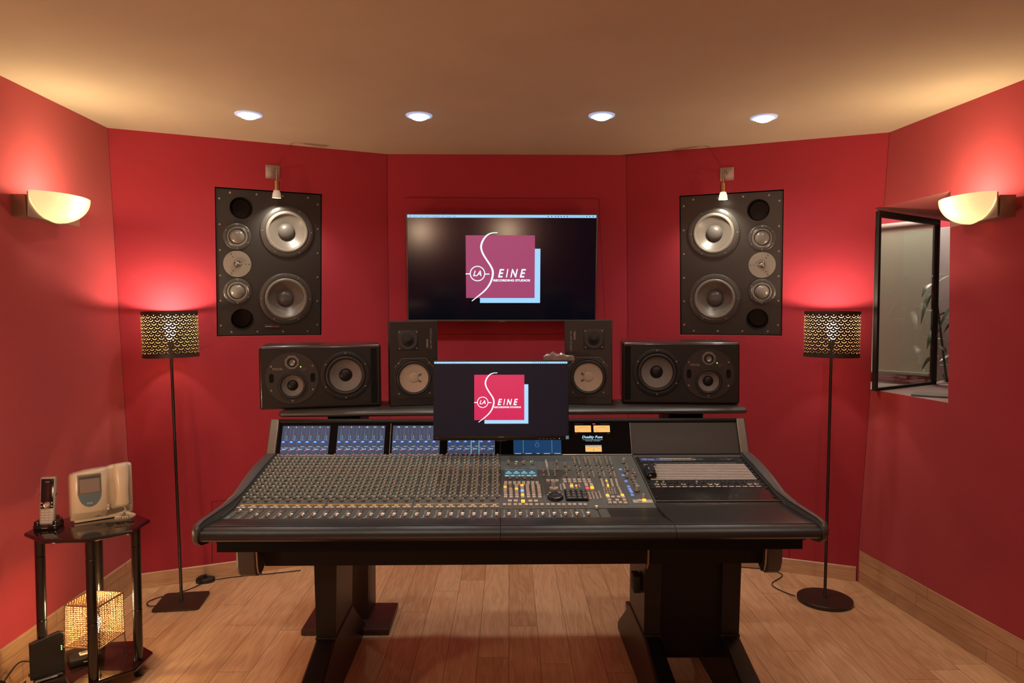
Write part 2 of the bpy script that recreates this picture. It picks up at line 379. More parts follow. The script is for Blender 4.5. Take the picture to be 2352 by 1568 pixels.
def seam(M, f, pts):
    q = [f(*p) for p in pts]; mb.ribbon([(a[0], a[2]) for a in q], [.003] * len(q), SEAM, M @ OUT, z=.001)
seam(ML, lbp, [(-1.683, .09), (-1.666, .46), (-1.35, .462)]); seam(MR, rbp, [(1.724, .09), (1.715, .46), (1.4, .462)])
struct(mb, 'trim_6')

# baseboards
def baseboard(name, a, b, h, t, m, nrm, lift=0):
    a = Vector(a); b = Vector(b); d = (b - a); L_ = d.length; ang = math.atan2(d.y, d.x); mb = MB()
    pts = [(0, 0), (t, 0), (t, h - .005), (t - .005, h), (0, h)]
    M = Matrix.Rotation(PI / 2, 4, 'X') @ Matrix.Rotation(PI / 2, 4, 'Y')
    sgn = 1 if nrm else -1
    vs = [[(x, -p[0] * sgn, p[1]) for p in pts] for x in (0, L_)]
    mb.loft(vs, m); o = struct(mb, name); o.location = (a.x, a.y, 0); o.rotation_euler = (0, 0, ang)
baseboard('baseboard_back_left', (-2.047, LBY(-2.047, 0) + .004, 0), (ccl(0).x, ccl(0).y + .004, 0), .085, .018, BASEW, 1)
baseboard('baseboard_back_centre', tuple(ccl(0)), tuple(ccr(0)), .085, .018, BASEW, 1)
baseboard('baseboard_back_right', (ccr(0).x, ccr(0).y + .004, 0), (2.06, RBY(2.06, 0) + .004, 0), .085, .018, BASEW, 1)
baseboard('baseboard_right', (2.083, 3.965, 0), (RWX(REAR, 0) + .01, REAR, 0), .192, .022, BASEP, 1)
baseboard('baseboard_left', (LWX(REAR, 0), REAR, 0), (-2.052, 3.94, 0), .190, .014, BASEP, 1)

# ------------------------------------------------------------------ mixing console
KN = [(0.038,2.611,'b',1),(0.037,2.686,'g',1),(0.065,2.686,'g',1),(0.094,2.686,'g',1),(0.122,2.686,'g',1),(0.032,2.831,'g',0.9),(0.096,2.827,'g',0.9),(0.13,2.827,'g',0.9),(0.169,2.748,'g',0.8),(0.168,2.705,'g',0.8),(0.228,2.832,'b',0.8),(0.228,2.767,'r',0.8),(0.212,2.707,'g',0.8),(0.213,2.742,'b',0.8),(0.259,2.806,'g',0.8),(0.273,2.77,'r',0.8),(0.256,2.705,'g',0.8),(0.258,2.741,'b',0.8),(0.3,2.876,'g',0.8),(0.301,2.855,'g',0.8),(0.301,2.835,'g',0.8),(0.301,2.815,'g',0.8),(0.317,2.866,'g',0.8),(0.318,2.846,'g',0.8),(0.318,2.826,'g',0.8),(0.318,2.806,'g',0.8),(0.318,2.766,'w',0.7),(0.304,2.773,'b',0.7),(0.303,2.741,'b',0.7),(0.303,2.705,'w',0.8),(0.344,2.876,'g',0.8),(0.344,2.855,'g',0.8),(0.344,2.835,'g',0.8),(0.344,2.815,'g',0.8),(0.361,2.866,'g',0.8),(0.361,2.845,'g',0.8),(0.361,2.825,'g',0.8),(0.361,2.805,'g',0.8),(0.36,2.766,'w',0.7),(0.347,2.772,'b',0.7),(0.344,2.74,'b',0.7),(0.344,2.704,'w',0.8),(0.388,2.875,'g',0.8),(0.388,2.855,'g',0.8),(0.388,2.834,'g',0.8),(0.387,2.814,'g',0.8),(0.405,2.866,'g',0.8),(0.404,2.845,'g',0.8),(0.404,2.825,'g',0.8),(0.404,2.805,'g',0.8),(0.403,2.765,'w',0.7),(0.389,2.772,'b',0.7),(0.386,2.74,'b',0.7),(0.385,2.704,'w',0.8),(0.432,2.875,'g',0.8),(0.431,2.854,'g',0.8),(0.431,2.834,'g',0.8),(0.43,2.814,'g',0.8),(0.449,2.865,'g',0.8),(0.448,2.845,'g',0.8),(0.447,2.824,'g',0.8),(0.447,2.805,'g',0.8),(0.445,2.765,'w',0.7),(0.431,2.771,'b',0.7),(0.428,2.74,'b',0.7),(0.427,2.703,'w',0.8),(0.199,2.614,'b',1.8),(0.501,2.835,'g',1.4),(0.503,2.789,'G',1),(0.504,2.762,'G',1),(0.489,2.739,'p',1),(0.521,2.736,'p',1),(0.49,2.696,'R',1.2),(0.521,2.706,'R',1.1),(0.507,2.682,'o',1),(0.508,2.659,'o',1),(0.507,2.631,'b',1),(0.507,2.607,'b',1.1),(0.506,2.576,'g',1.8),(0.517,2.517,'b',1.1)]
BT = [(0.018,2.625,'l','w'),(0.018,2.609,'l','a'),(0.018,2.595,'l','w'),(0.018,2.58,'l','w'),(0.018,2.563,'l','w'),(0.019,2.545,'l','w'),(0.019,2.528,'l','w'),(0.038,2.595,'l','w'),(0.039,2.579,'l','w'),(0.039,2.563,'l','w'),(0.039,2.545,'l','w'),(0.039,2.527,'l','w'),(0.06,2.625,'l','w'),(0.06,2.609,'l','w'),(0.06,2.594,'l','a'),(0.06,2.579,'l','w'),(0.06,2.563,'l','w'),(0.06,2.545,'l','w'),(0.06,2.527,'l','w'),(0.081,2.625,'l','a'),(0.081,2.609,'l','w'),(0.081,2.594,'l','w'),(0.081,2.579,'l','b'),(0.081,2.562,'l','w'),(0.081,2.545,'l','a'),(0.081,2.527,'l','w'),(0.101,2.624,'l','w'),(0.101,2.608,'l','w'),(0.101,2.594,'l','w'),(0.101,2.579,'l','w'),(0.102,2.562,'l','w'),(0.102,2.545,'l','w'),(0.102,2.527,'l','w'),(0.122,2.624,'l','w'),(0.122,2.608,'l','w'),(0.122,2.594,'l','w'),(0.122,2.579,'l','w'),(0.122,2.562,'l','w'),(0.122,2.544,'l','w'),(0.122,2.527,'l','w'),(0.143,2.624,'l','w'),(0.143,2.608,'l','w'),(0.143,2.594,'l','w'),(0.143,2.578,'l','w'),(0.143,2.562,'l','w'),(0.143,2.544,'l','w'),(0.143,2.526,'l','w'),(0.034,2.494,'L','w'),(0.055,2.494,'L','w'),(0.081,2.494,'L','a'),(0.107,2.493,'L','w'),(0.127,2.493,'L','w'),(0.015,2.468,'l','w'),(0.032,2.468,'l','w'),(0.053,2.468,'l','w'),(0.07,2.468,'l','w'),(0.092,2.467,'l','w'),(0.108,2.467,'l','w'),(0.129,2.467,'l','w'),(0.147,2.467,'l','w'),(0.169,2.467,'l','w'),(0.186,2.467,'l','w'),(0.207,2.466,'l','w'),(0.224,2.466,'l','w'),(0.245,2.466,'l','w'),(0.262,2.466,'l','w'),(0.283,2.466,'l','w'),(0.3,2.465,'l','w'),(0.02,2.652,'l','w'),(0.037,2.651,'l','w'),(0.054,2.651,'l','w'),(0.071,2.651,'l','w'),(0.088,2.651,'l','w'),(0.106,2.651,'l','w'),(0.123,2.651,'l','w'),(0.139,2.65,'l','w'),(0.02,2.64,'l','w'),(0.036,2.64,'l','w'),(0.054,2.639,'l','w'),(0.07,2.639,'l','w'),(0.088,2.639,'l','w'),(0.105,2.639,'l','w'),(0.122,2.639,'l','w'),(0.139,2.639,'l','w'),(0.063,2.848,'m','w'),(0.062,2.825,'m','w'),(0.186,2.864,'m','w'),(0.186,2.85,'m','w'),(0.186,2.836,'m','w'),(0.187,2.823,'m','w'),(0.187,2.81,'m','w'),(0.187,2.796,'m','w'),(0.187,2.785,'s','w'),(0.187,2.77,'s','w'),(0.188,2.756,'s','w'),(0.188,2.742,'s','w'),(0.189,2.728,'s','w'),(0.189,2.715,'s','w'),(0.321,2.75,'s','w'),(0.321,2.735,'s','w'),(0.321,2.72,'s','w'),(0.321,2.705,'s','w'),(0.363,2.75,'s','w'),(0.363,2.734,'s','w'),(0.363,2.719,'s','w'),(0.363,2.704,'s','w'),(0.405,2.749,'s','w'),(0.405,2.734,'s','w'),(0.404,2.719,'s','w'),(0.404,2.704,'s','w'),(0.447,2.749,'s','w'),(0.446,2.734,'s','w'),(0.446,2.719,'s','w'),(0.445,2.704,'s','w'),(0.182,2.664,'L','w'),(0.199,2.664,'L','w'),(0.215,2.663,'L','w'),(0.19,2.598,'L','w'),(0.208,2.598,'L','w'),(0.245,2.673,'l','w'),(0.246,2.654,'l','w'),(0.264,2.673,'l','w'),(0.264,2.654,'l','w'),(0.283,2.673,'l','w'),(0.283,2.654,'l','w'),(0.301,2.673,'l','w'),(0.302,2.654,'l','w'),(0.32,2.673,'l','w'),(0.321,2.653,'l','w'),(0.339,2.672,'l','w'),(0.339,2.653,'l','w'),(0.227,2.63,'s','w'),(0.238,2.636,'m','w'),(0.226,2.62,'s','w'),(0.239,2.626,'m','w'),(0.226,2.609,'s','w'),(0.239,2.616,'m','w'),(0.226,2.599,'s','w'),(0.24,2.606,'m','w'),(0.226,2.589,'s','w'),(0.24,2.597,'m','w'),(0.268,2.633,'l','w'),(0.267,2.618,'l','a'),(0.267,2.601,'l','w'),(0.285,2.622,'m','a'),(0.285,2.6,'s','w'),(0.297,2.631,'s','w'),(0.297,2.62,'s','w'),(0.297,2.61,'s','w'),(0.323,2.633,'l','w'),(0.323,2.618,'l','w'),(0.324,2.598,'l','r'),(0.342,2.633,'l','w'),(0.343,2.619,'l','w'),(0.342,2.602,'L','a'),(0.387,2.675,'m','w'),(0.387,2.663,'m','w'),(0.387,2.651,'m','w'),(0.387,2.639,'m','w'),(0.387,2.628,'m','w'),(0.386,2.616,'m','w'),(0.406,2.675,'m','w'),(0.405,2.663,'m','a'),(0.405,2.651,'m','w'),(0.405,2.639,'m','w'),(0.405,2.627,'m','a'),(0.404,2.616,'m','a'),(0.424,2.675,'m','w'),(0.424,2.663,'m','w'),(0.423,2.651,'m','w'),(0.423,2.639,'m','w'),(0.423,2.627,'m','w'),(0.422,2.616,'m','w'),(0.443,2.674,'m','w'),(0.442,2.662,'m','w'),(0.442,2.651,'m','w'),(0.441,2.639,'m','w'),(0.441,2.627,'m','w'),(0.44,2.615,'m','w'),(0.385,2.599,'s','w'),(0.395,2.599,'s','w'),(0.405,2.599,'s','w'),(0.415,2.598,'s','w'),(0.425,2.598,'s','w'),(0.385,2.585,'s','w'),(0.394,2.585,'s','w'),(0.404,2.584,'s','w'),(0.414,2.584,'s','w'),(0.424,2.584,'s','w'),(0.384,2.571,'s','w'),(0.394,2.571,'s','w'),(0.403,2.57,'s','w'),(0.413,2.57,'s','w'),(0.423,2.57,'s','w'),(0.383,2.557,'s','w'),(0.393,2.557,'s','w'),(0.403,2.557,'s','w'),(0.412,2.556,'s','w'),(0.422,2.556,'s','w'),(0.442,2.6,'m','w'),(0.442,2.589,'m','w'),(0.443,2.577,'m','w'),(0.443,2.566,'m','w'),(0.443,2.555,'m','w'),(0.445,2.54,'l','a'),(0.39,2.539,'l','a'),(0.39,2.52,'l','w'),(0.391,2.5,'l','w'),(0.39,2.479,'l','w'),(0.408,2.524,'l','w'),(0.428,2.524,'l','w'),(0.445,2.52,'l','w'),(0.445,2.499,'l','w'),(0.445,2.477,'l','w'),(0.419,2.499,'l','w'),(0.408,2.479,'l','w'),(0.427,2.479,'l','w'),(0.182,2.561,'m','w'),(0.216,2.561,'m','w'),(0.178,2.541,'l','w'),(0.221,2.542,'l','w'),(0.324,2.564,'s','w'),(0.324,2.554,'s','w'),(0.325,2.544,'s','w'),(0.325,2.533,'s','w'),(0.325,2.523,'s','r'),(0.326,2.513,'s','w'),(0.337,2.564,'s','w'),(0.337,2.554,'s','w'),(0.337,2.543,'s','w'),(0.338,2.533,'s','w'),(0.338,2.523,'s','w'),(0.338,2.513,'s','w'),(0.349,2.564,'s','w'),(0.35,2.554,'s','w'),(0.35,2.543,'s','w'),(0.35,2.533,'s','w'),(0.351,2.523,'s','w'),(0.351,2.513,'s','w'),(0.363,2.572,'s','w'),(0.363,2.561,'s','w'),(0.364,2.551,'s','w'),(0.364,2.54,'s','w'),(0.364,2.53,'s','w'),(0.364,2.52,'s','w'),(0.476,2.766,'l','B'),(0.477,2.711,'l','B'),(0.479,2.656,'l','B'),(0.48,2.61,'l','B'),(0.48,2.589,'l','B'),(0.481,2.575,'l','B'),(0.482,2.562,'l','B'),(0.481,2.539,'l','B'),(0.499,2.493,'L','w'),(0.516,2.497,'L','a')]
con = thing('mixing_console', 'long black recording console covered in knobs, faders and small screens', 'mixing desk', (.035, 2.75, 0))
CO = tuple(con.location)
SL = math.atan(.19)
def cz(y): return .876 + .19 * (y - 2.5)
def PM(x, y, h=0):
    """matrix sitting on the sloping control surface, z = surface normal"""
    return T(x, y, cz(y)) @ Matrix.Rotation(SL, 4, 'X') @ T(0, 0, h)
def cbuild(mb, name, **k): return mb.build(name, con, off=CO, **k)
SURF = T(0, 2.5, .876) @ Matrix.Rotation(SL, 4, 'X')     # y here runs up the slope from Y = 2.5
def sy(y): return (y - 2.5) / math.cos(SL)

# body and underside
mb = MB(); mb.box(-.93, 1.005, 2.30, 2.95, .765, .835, DARK); mb.box(-.93, 1.005, 2.75, 3.06, .80, .90, DARK)
cbuild(mb, 'chassis')
MESHG = mat('black perforated grille', (.010, .012, .013), .4, bump=(1500, .8))
mb = MB(); TRK = mat('black underside paint', (.006, .005, .005), .5, spec=.25); mb.box(-.875, .548, 2.60, 3.00, .610, .80, TRK)
cbuild(mb, 'trunk_cover')
x = -.845
for i, wd in enumerate([.118, .118, .118, .03, .118, .118, .118, .03, .14, .03, .118, .06, .05, .118, .118, .03]):
    if wd > .04:
        g = MB(); g.box(x, x + wd, 2.5975, 2.6015, .668, .715, MESHG); cbuild(g, 'vent_grille')
    x += wd + .012
mb = MB(); mb.box(.565, .985, 2.60, 3.0, .610, .80, TRK); cbuild(mb, 'trunk_cover')
def fin(xa, xb, z0, y0=2.555, edge=None):
    pts = [(y0 + .03, .78)] + [(y0 + .004 * i * i / 4, .70 - .02 * i) for i in range(4)]
    pts = [(y0 + .02, .80), (y0, .74), (y0 - .002, .68), (y0 + .004, z0 + .045), (y0 + .016, z0 + .014), (y0 + .04, z0), (y0 + .07, z0 + .004), (y0 + .30, z0 + .16), (y0 + .42, .80)]
    s = []
    for xx, ins in ((xa, .008), (xa + .008, 0), (xb - .008, 0), (xb, .008)):
        cx = y0 + .16; czz = .70
        s.append([(xx, p + (cx - p) * ins / .2, q + (czz - q) * ins / .2) for p, q in pts])
    return s
for xa, xb, ex in ((-.966, -.892, -.889), (.985, 1.045, .981)):
    mb = MB(); mb.loft(fin(xa, xb, .575), GREYP); cbuild(mb, 'side_fin')
    pts = [(2.553, .76), (2.553, .68), (2.560, .622), (2.572, .595), (2.60, .583)]
    mb = MB(); mb.tube([(ex, a, b) for a, b in pts], .0035, STEEL); cbuild(mb, 'edge_trim')
mb = MB(); mb.loft(fin(.548, .562, .575, 2.59), BLACK); cbuild(mb, 'side_fin')
mb = MB(); mb.tube([(.553, 2.590, .745), (.553, 2.589, .66), (.553, 2.595, .61), (.553, 2.612, .59)], .004, mat('dull bronze edge', (.30, .18, .10), .5)); cbuild(mb, 'edge_trim')

# legs: tapered columns on long skid feet, a wide panel between the right-hand pair
def foot(x0, x1, x0f, x1f):
    prof = [(2.10, 0, .045), (2.20, 0, .075), (2.45, 0, .155), (2.70, 0, .228), (2.765, 0, .25), (3.11, 0, .25), (3.20, 0, .18), (3.36, 0, .07), (3.40, 0, .04)]
    s = []
    for y, a, b in prof:
        t = max(0, min(1, (2.765 - y) / .6)); l, r = x0 + (x0f - x0) * t, x1 + (x1f - x1) * t; c = .008
        s.append([(l, y, a), (r, y, a), (r, y, b - c), (r - c, y, b), (l + c, y, b), (l, y, b - c)])
    return s
for xs in ((-.735, -.658, -.745, -.645), (.577, .642, .575, .665), (.890, .962, .878, .975)):
    mb = MB(); s = []
    for z, e in ((.248, .003), (.262, 0), (.62, 0)):
        tp = .008 * (z - .25) / .37
        s.append([(xs[0] + e - (tp if xs[0] < 0 else -tp * .5), 2.78, z), (xs[1] - e + tp, 2.78, z), (xs[1] - e + tp, 3.09, z), (xs[0] + e, 3.09, z)])
    mb.loft(s, BLACK); mb.rbox(xs[0] - .003, xs[1] + .003, 2.772, 3.095, .243, .256, .003, BLACKM)
    lg = cbuild(mb, 'leg', smooth=20)
    f = MB(); f.loft(foot(*xs), BLACK); fo = f.build('foot', None, off=CO, smooth=20); fo.parent = lg
mb = MB(); mb.box(.635, .90, 2.80, 2.88, .15, .62, TRK); cbuild(mb, 'leg_panel')
mb = MB(); mb.rbox(.548, .577, 2.84, 2.91, .40, .47, .003, BLACKM); cbuild(mb, 'cable_box')

# armrest with its rounded nose, in three lengths
def arm(xa, xb, back):
    pr = [(back, .8665), (2.29, .8735), (2.215, .8815), (2.192, .880), (2.172, .872), (2.160, .858), (2.160, .850), (2.172, .841), (2.19, .8385), (2.26, .835), (back, .835)]
    return [[(xx, y, z) for y, z in pr] for xx in (xa, xb)]
for a, b, bk in ((-.928, -.0008, 2.33), (.0008, .5492, 2.33), (.5508, 1.006, 2.49)):
    mb = MB(); s = arm(a, b, bk)
    if bk > 2.4:
        s = [[(x_, y, (.8735 if i == 0 else (.8765 if i == 1 else z))) for i, (x_, y, z) in enumerate(sec)] for sec in s]
    mb.loft(s, LEATH); mb.tube([(a + .001, 2.199, .8818), (b - .001, 2.199, .8818)], .0012, GREYP)
    cbuild(mb, 'armrest', smooth=50)
mb = MB(); mb.box(-.90, .98, 2.22, 2.34, .822, .836, DARK); cbuild(mb, 'armrest_bracket')
# fader bed
mb = MB(); mb.box(-.93, .372, 2.33, 2.443, .85, .8645, PANEL); mb.box(.372, .5492, 2.33, 2.443, .85, .8655, LEATH); cbuild(mb, 'fader_panel')
mb = MB(); mb.tube([(-.93, 2.443, .8655), (.55, 2.443, .8665)], .0014, STEEL, n=6); mb.tube([(.55, 2.489, .8775), (1.004, 2.489, .8775)], .0016, CHROME, n=6)
mb.tube([(-.93, 2.921, .958), (.552, 2.921, .958)], .0018, CHROME, n=6); mb.tube([(0, 2.331, .8665), (0, 2.445, .8665)], .0014, CHROME, n=6); mb.tube([(0, 2.446, .8675), (0, 2.92, .9575)], .0014, CHROME, n=6)
mb.tube([(.552, 2.335, .869), (.552, 2.443, .869), (.552, 2.489, .8765), (.552, 2.92, .9585)], .0014, CHROME, n=6)
for sx, s in ((-.931, 1), (1.006, -1)):
    mb.tube([(sx, 2.34, .871), (sx, 2.443, .873), (sx, 2.921, .959)], .0018, CHROME, n=6)
cbuild(mb, 'edge_trim')
# sloping channel panels and centre section panel
mb = MB(); mb.box(-.93, -.001, sy(2.448), sy(2.92), -.02, 0, PANEL, SURF)
for i in range(1, 24):
    if i % 8 == 0: mb.rect(-.925 + i * .0385 - .0008, -.925 + i * .0385 + .0008, sy(2.448), sy(2.92), .0004, DARK, SURF)
    else: mb.rect(-.925 + i * .0385 - .0005, -.925 + i * .0385 + .0005, sy(2.448), sy(2.92), .0004, GREYP, SURF)
cbuild(mb, 'channel_panel')
mb = MB(); mb.box(.001, .5495, sy(2.448), sy(2.92), -.02, 0, PANEL, SURF)
LINE = mat('grey panel print', (.22, .21, .19), .6)
def pline(mb, pts, w=.0012, m=None, h=.0006): mb.ribbon([(x, sy(y)) for x, y in pts], [w] * len(pts), m or LINE, SURF, z=h)
for pts in ([(.161, 2.92), (.161, 2.45)], [(.161, 2.694), (.372, 2.691), (.372, 2.45)], [(.464, 2.92), (.464, 2.45)], [(.294, 2.915), (.294, 2.70)], [(.250, 2.90), (.250, 2.70)], [(.205, 2.915), (.205, 2.70)],
            [(.337, 2.915), (.337, 2.70)], [(.380, 2.915), (.380, 2.70)], [(.423, 2.915), (.423, 2.70)], [(.165, 2.582), (.368, 2.58)], [(.318, 2.58), (.318, 2.49)], [(.235, 2.69), (.235, 2.58)],
            [(.468, 2.80), (.545, 2.80)], [(.468, 2.73), (.545, 2.73)], [(.468, 2.66), (.545, 2.66)], [(.468, 2.55), (.545, 2.55)], [(.01, 2.80), (.155, 2.80)], [(.01, 2.70), (.01, 2.80)], [(.155, 2.70), (.155, 2.80)]):
    pline(mb, pts)
mb.text('Solid State Logic - Oxford - England', .017, .141, sy(2.786), sy(2.794), LABELW, SURF)
cbuild(mb, 'centre_panel')
# yellow scribble strips and channel scale print
YEL = mat('amber channel strip', (.50, .27, .05), .5, emit=(1, .5, .06), es=.10)
for a in range(3):
    mb = MB(); x0 = -.918 + a * .308; mb.box(x0, x0 + .297, sy(2.4765), sy(2.4835), 0, .0014, YEL, SURF)
    for k in range(64): mb.rect(x0 + .001 + k * .00465, x0 + .0022 + k * .00465, sy(2.477), sy(2.483), .0016, DARK, SURF)
    cbuild(mb, 'label_strip')
# faders
SLOT = mat('fader slot black', (.004, .004, .004), .8)
FX = [-.925 + .0385 * (i + .70) for i in range(24)] + [.029 + .0385 * i for i in range(8)] + [.3375]
mb = MB()
for i, x in enumerate(FX):
    mb.rect(x - .0013, x + .0013, 2.338, 2.438, .8650 + (.0009 if i == 32 else 0), SLOT)
    if i < 32:
        xl = x - .0165; mb.ribbon([(xl - .004, 2.337), (xl + .001, 2.345), (xl + .001, 2.372)], [.003] * 3, LABELW, z=.8650)
        for k in range(3): mb.rect(xl - .001, xl + .004, 2.385 + .017 * k, 2.392 + .017 * k, .8652, LABELW)
        for k in range(12): mb.rect(x + .0045, x + .009, 2.342 + .008 * k, 2.343 + .008 * k, .8649, LINE); mb.rect(x - .009, x - .0055, 2.342 + .008 * k, 2.343 + .008 * k, .8649, LINE)
cbuild(mb, 'fader_slots')
FCAP = mat('silver fader cap', (.60, .56, .50), .24, metal=.8)
mb = MB(); s = []
for y, h, e in ((-.012, .004, .0005), (-.011, .0088, .0005), (-.006, .0092, 0), (-.002, .0062, 0), (.002, .0062, 0), (.006, .0092, 0), (.011, .0088, .0005), (.012, .004, .0005)):
    s.append([(-.0058 + e, y, 0), (.0058 - e, y, 0), (.0058 - e, y, h - .001), (.0045, y, h), (-.0045, y, h), (-.0058 + e, y, h - .001)])
mb.loft(s, FCAP); mb.box(-.006, .006, -.0006, .0006, .0062, .0068, LABELW)
fcm = mb.mesh('fader_cap', 40)
def cpart(me, name, M, label=None):
    o = bpy.data.objects.new(name, me); COL.objects.link(o); o.parent = con
    o.matrix_parent_inverse = Matrix.Identity(4); o.matrix_basis = T(-CO[0], -CO[1], -CO[2]) @ M
    if label: o['label'] = label
    return o
for i, x in enumerate(FX):
    y = 2.360
    if i < 2: y = 2.415
    if i == 32: y = 2.436
    if i in (6, 7): y += .004
    cpart(fcm, 'fader_cap', T(x, y, .8655 + (.001 if i == 32 else 0)))
# knobs
KB = mat('taupe knob body', (.43, .43, .36), .5); KD = mat('black knob skirt', (.01, .01, .01), .5)
KC = {'g': (.32, .38, .30), 'b': (.28, .40, .42), 'r': (.75, .22, .16), 'w': (.75, .70, .62), 'G': (.14, .30, .17), 'p': (.22, .16, .34), 'R': (.60, .12, .16), 'o': (.65, .22, .08)}
KC = {k: mat('knob cap ' + n, c, .5) for (k, c), n in zip(KC.items(), ('sage', 'blue grey', 'red', 'ivory', 'green', 'violet', 'crimson', 'orange'))}
def knob(mb, M, c='g', s=1., n=12, h=.0165):
    r = .0050 * s; hh = h * (s ** .6)
    mb.lathe([(r * 1.12, 0), (r * 1.12, .0022), (r, .0024)], KD, M, n, close=False)
    mb.lathe([(r, .0024), (r * .90, hh)], KB, M, n, close=False)
    mb.lathe([(r * .90, hh), (r * .70, hh + .0008), (0, hh + .0008)], KC[c], M, n, close=False)
    mb.box(-.0006, .0006, r * .2, r * .92, hh + .0006, hh + .0012, LABELW, M)
allk = []
CA = ['b', 'b', 'g', 'b', 'g', 'g', 'b', 'g', 'r', 'g', 'b', 'g', 'b', 'r']; CB = ['b', 'g', 'b', 'g', 'g', 'b', 'g', 'r', 'g', 'g', 'g', 'b', 'g']
for ch in range(24):
    x0 = -.925 + ch * .0385
    for j in range(14): allk.append((x0 + .0115, 2.508 + .0300 * j, CA[j], .98 if j else 1.12))
    for j in range(13): allk.append((x0 + .0285, 2.531 + .0300 * j, CB[j], .98))
allk += [(x, y, c, s * .96) for x, y, c, s in KN]
allk.sort(key=lambda k: k[1] - (1. if k[0] > 0 and k[1] < 2.75 else 0) - .1 * k[3])
km = {}
for x, y, c, s in allk[:100]:
    if (c, s) not in km: m_ = MB(); knob(m_, None, c, s, 20); km[(c, s)] = m_.mesh('knob', 40)
    lab = {'b': None, 'g': None, 'r': 'red capped knob', 'w': 'ivory capped knob', 'G': 'green capped knob', 'p': 'violet capped knob', 'R': 'crimson capped knob', 'o': 'orange capped knob'}[c]
    cpart(km[(c, s)], 'knob', PM(x, y, .0002), lab)
mb = MB()
for x, y, c, s in allk[100:]: knob(mb, PM(x, y, .0002), c, s, 10)
cbuild(mb, 'small_knobs', kind='stuff', label='rows of small taupe knobs with sage, blue grey and red caps')
# push buttons
BC = {'w': mat('beige push button', (.64, .56, .48), .45), 'a': mat('lit amber button', (.8, .4, .05), .4, emit=(1, .50, .05), es=1.1), 'b': mat('lit blue button', (.1, .2, .8), .4, emit=(.12, .28, 1), es=2.2),
      'r': mat('lit red button', (.8, .1, .15), .4, emit=(1, .06, .12), es=.8), 'B': mat('pale blue button', (.20, .33, .62), .4, emit=(.15, .32, .9), es=.35)}
BS = {'L': (.0135, .0150, .006), 'l': (.0118, .0125, .005), 'm': (.0075, .0085, .004), 's': (.0052, .0056, .003), 'h': (.0135, .0085, .0045)}
bt_all = list(BT)
for ch in range(24):
    x0 = -.925 + ch * .0385
    bt_all += [(x0 + .0115, 2.4535, 'h', 'w'), (x0 + .0275, 2.4535, 'h', 'w'), (x0 + .0195, 2.4655, 'h', 'w')]
    for j in range(13):
        bt_all.append((x0 + .0200, 2.519 + .0300 * j, 's', 'w'))
        if j % 3 == 1: bt_all.append((x0 + .0355, 2.513 + .0300 * j, 's', 'w'))
bt_all.sort(key=lambda b: -BS[b[2]][0] + (.2 if b[3] == 'w' else 0) + (b[1] - 2.45) * .02)
bm_ = {}
def btn(mb, M, wk, c, fine):
    a, b, h = BS[wk]
    if fine: mb.rbox(-a / 2, a / 2, -b / 2, b / 2, 0, h, .001, BC[c], M)
    else: mb.box(-a / 2, a / 2, -b / 2, b / 2, 0, h, BC[c], M)
BL = {'a': 'lit amber button', 'b': 'lit blue button', 'r': 'lit red button', 'B': 'pale blue button', 'w': None}
for x, y, wk, c in bt_all[:100]:
    if (wk, c) not in bm_: m_ = MB(); btn(m_, None, wk, c, True); bm_[(wk, c)] = m_.mesh('button', 40)
    cpart(bm_[(wk, c)], 'button', PM(x, y, .0002), BL[c])
mb = MB()
for x, y, wk, c in bt_all[100:]: btn(mb, PM(x, y, .0002), wk, c, False)
cbuild(mb, 'small_buttons', kind='stuff', label='small beige push buttons')
# LEDs, prints near knobs
mb = MB()
for ch in range(24):
    x0 = -.925 + ch * .0385
    for j in range(4): mb.rect(x0 + .003 + j * .008, x0 + .007 + j * .008, sy(2.494), sy(2.4965), .0006, LINE, SURF)
for (x, y, c) in ((.036, 2.853, 'r'), (.090, 2.853, 'r'), (.124, 2.853, 'G'), (.068, 2.853, 'G'), (.396, 2.536, 'G')):
    mb.box(x - .001, x + .001, sy(y) - .001, sy(y) + .001, 0, .002, mat('red LED', (1, .1, .1), emit=(1, .1, .1), es=3) if c == 'r' else mat('green LED', (.1, 1, .1), emit=(.15, 1, .05), es=4), SURF)
cbuild(mb, 'indicator_lights')
# small display with soft keys
SCRB = mat('dim blue lcd', (.02, .03, .04), .25, emit=(.05, .08, .10), es=1.)
CYAN = mat('cyan screen glyphs', (.1, .3, .35), .4, emit=(.20, .62, .72), es=1.); CYAN2 = mat('green screen glyphs', (.1, .3, .2), .4, emit=(.16, .55, .38), es=.8)
mb = MB(); mb.box(.0165, .145, sy(2.708), sy(2.778), 0, .0015, SCRB, SURF)
d = cbuild(mb, 'small_display')
mb = MB()
for i in range(4):
    x0 = .0205 + i * .0305; mb.rect(x0, x0 + .024, sy(2.735), sy(2.742), .002, CYAN, SURF); mb.prism([(x0 + .012 + .006 * math.cos(a * .524), sy(2.752) + .0035 * math.sin(a * .524)) for a in range(12)], .0018, .002, CYAN, SURF)
for i in range(6): mb.rect(.0175 + i * .0212 + (.002 if i % 2 else 0), .0365 + i * .0212 - (.003 if i % 2 else 0), sy(2.710), sy(2.719), .002, CYAN, SURF)
mb.text('Total Recall  Setup  -  Channels', .018, .095, sy(2.768), sy(2.774), CYAN2, SURF, z=.002)
r_ = mb.build('display_readout', None, off=CO); r_.parent = d
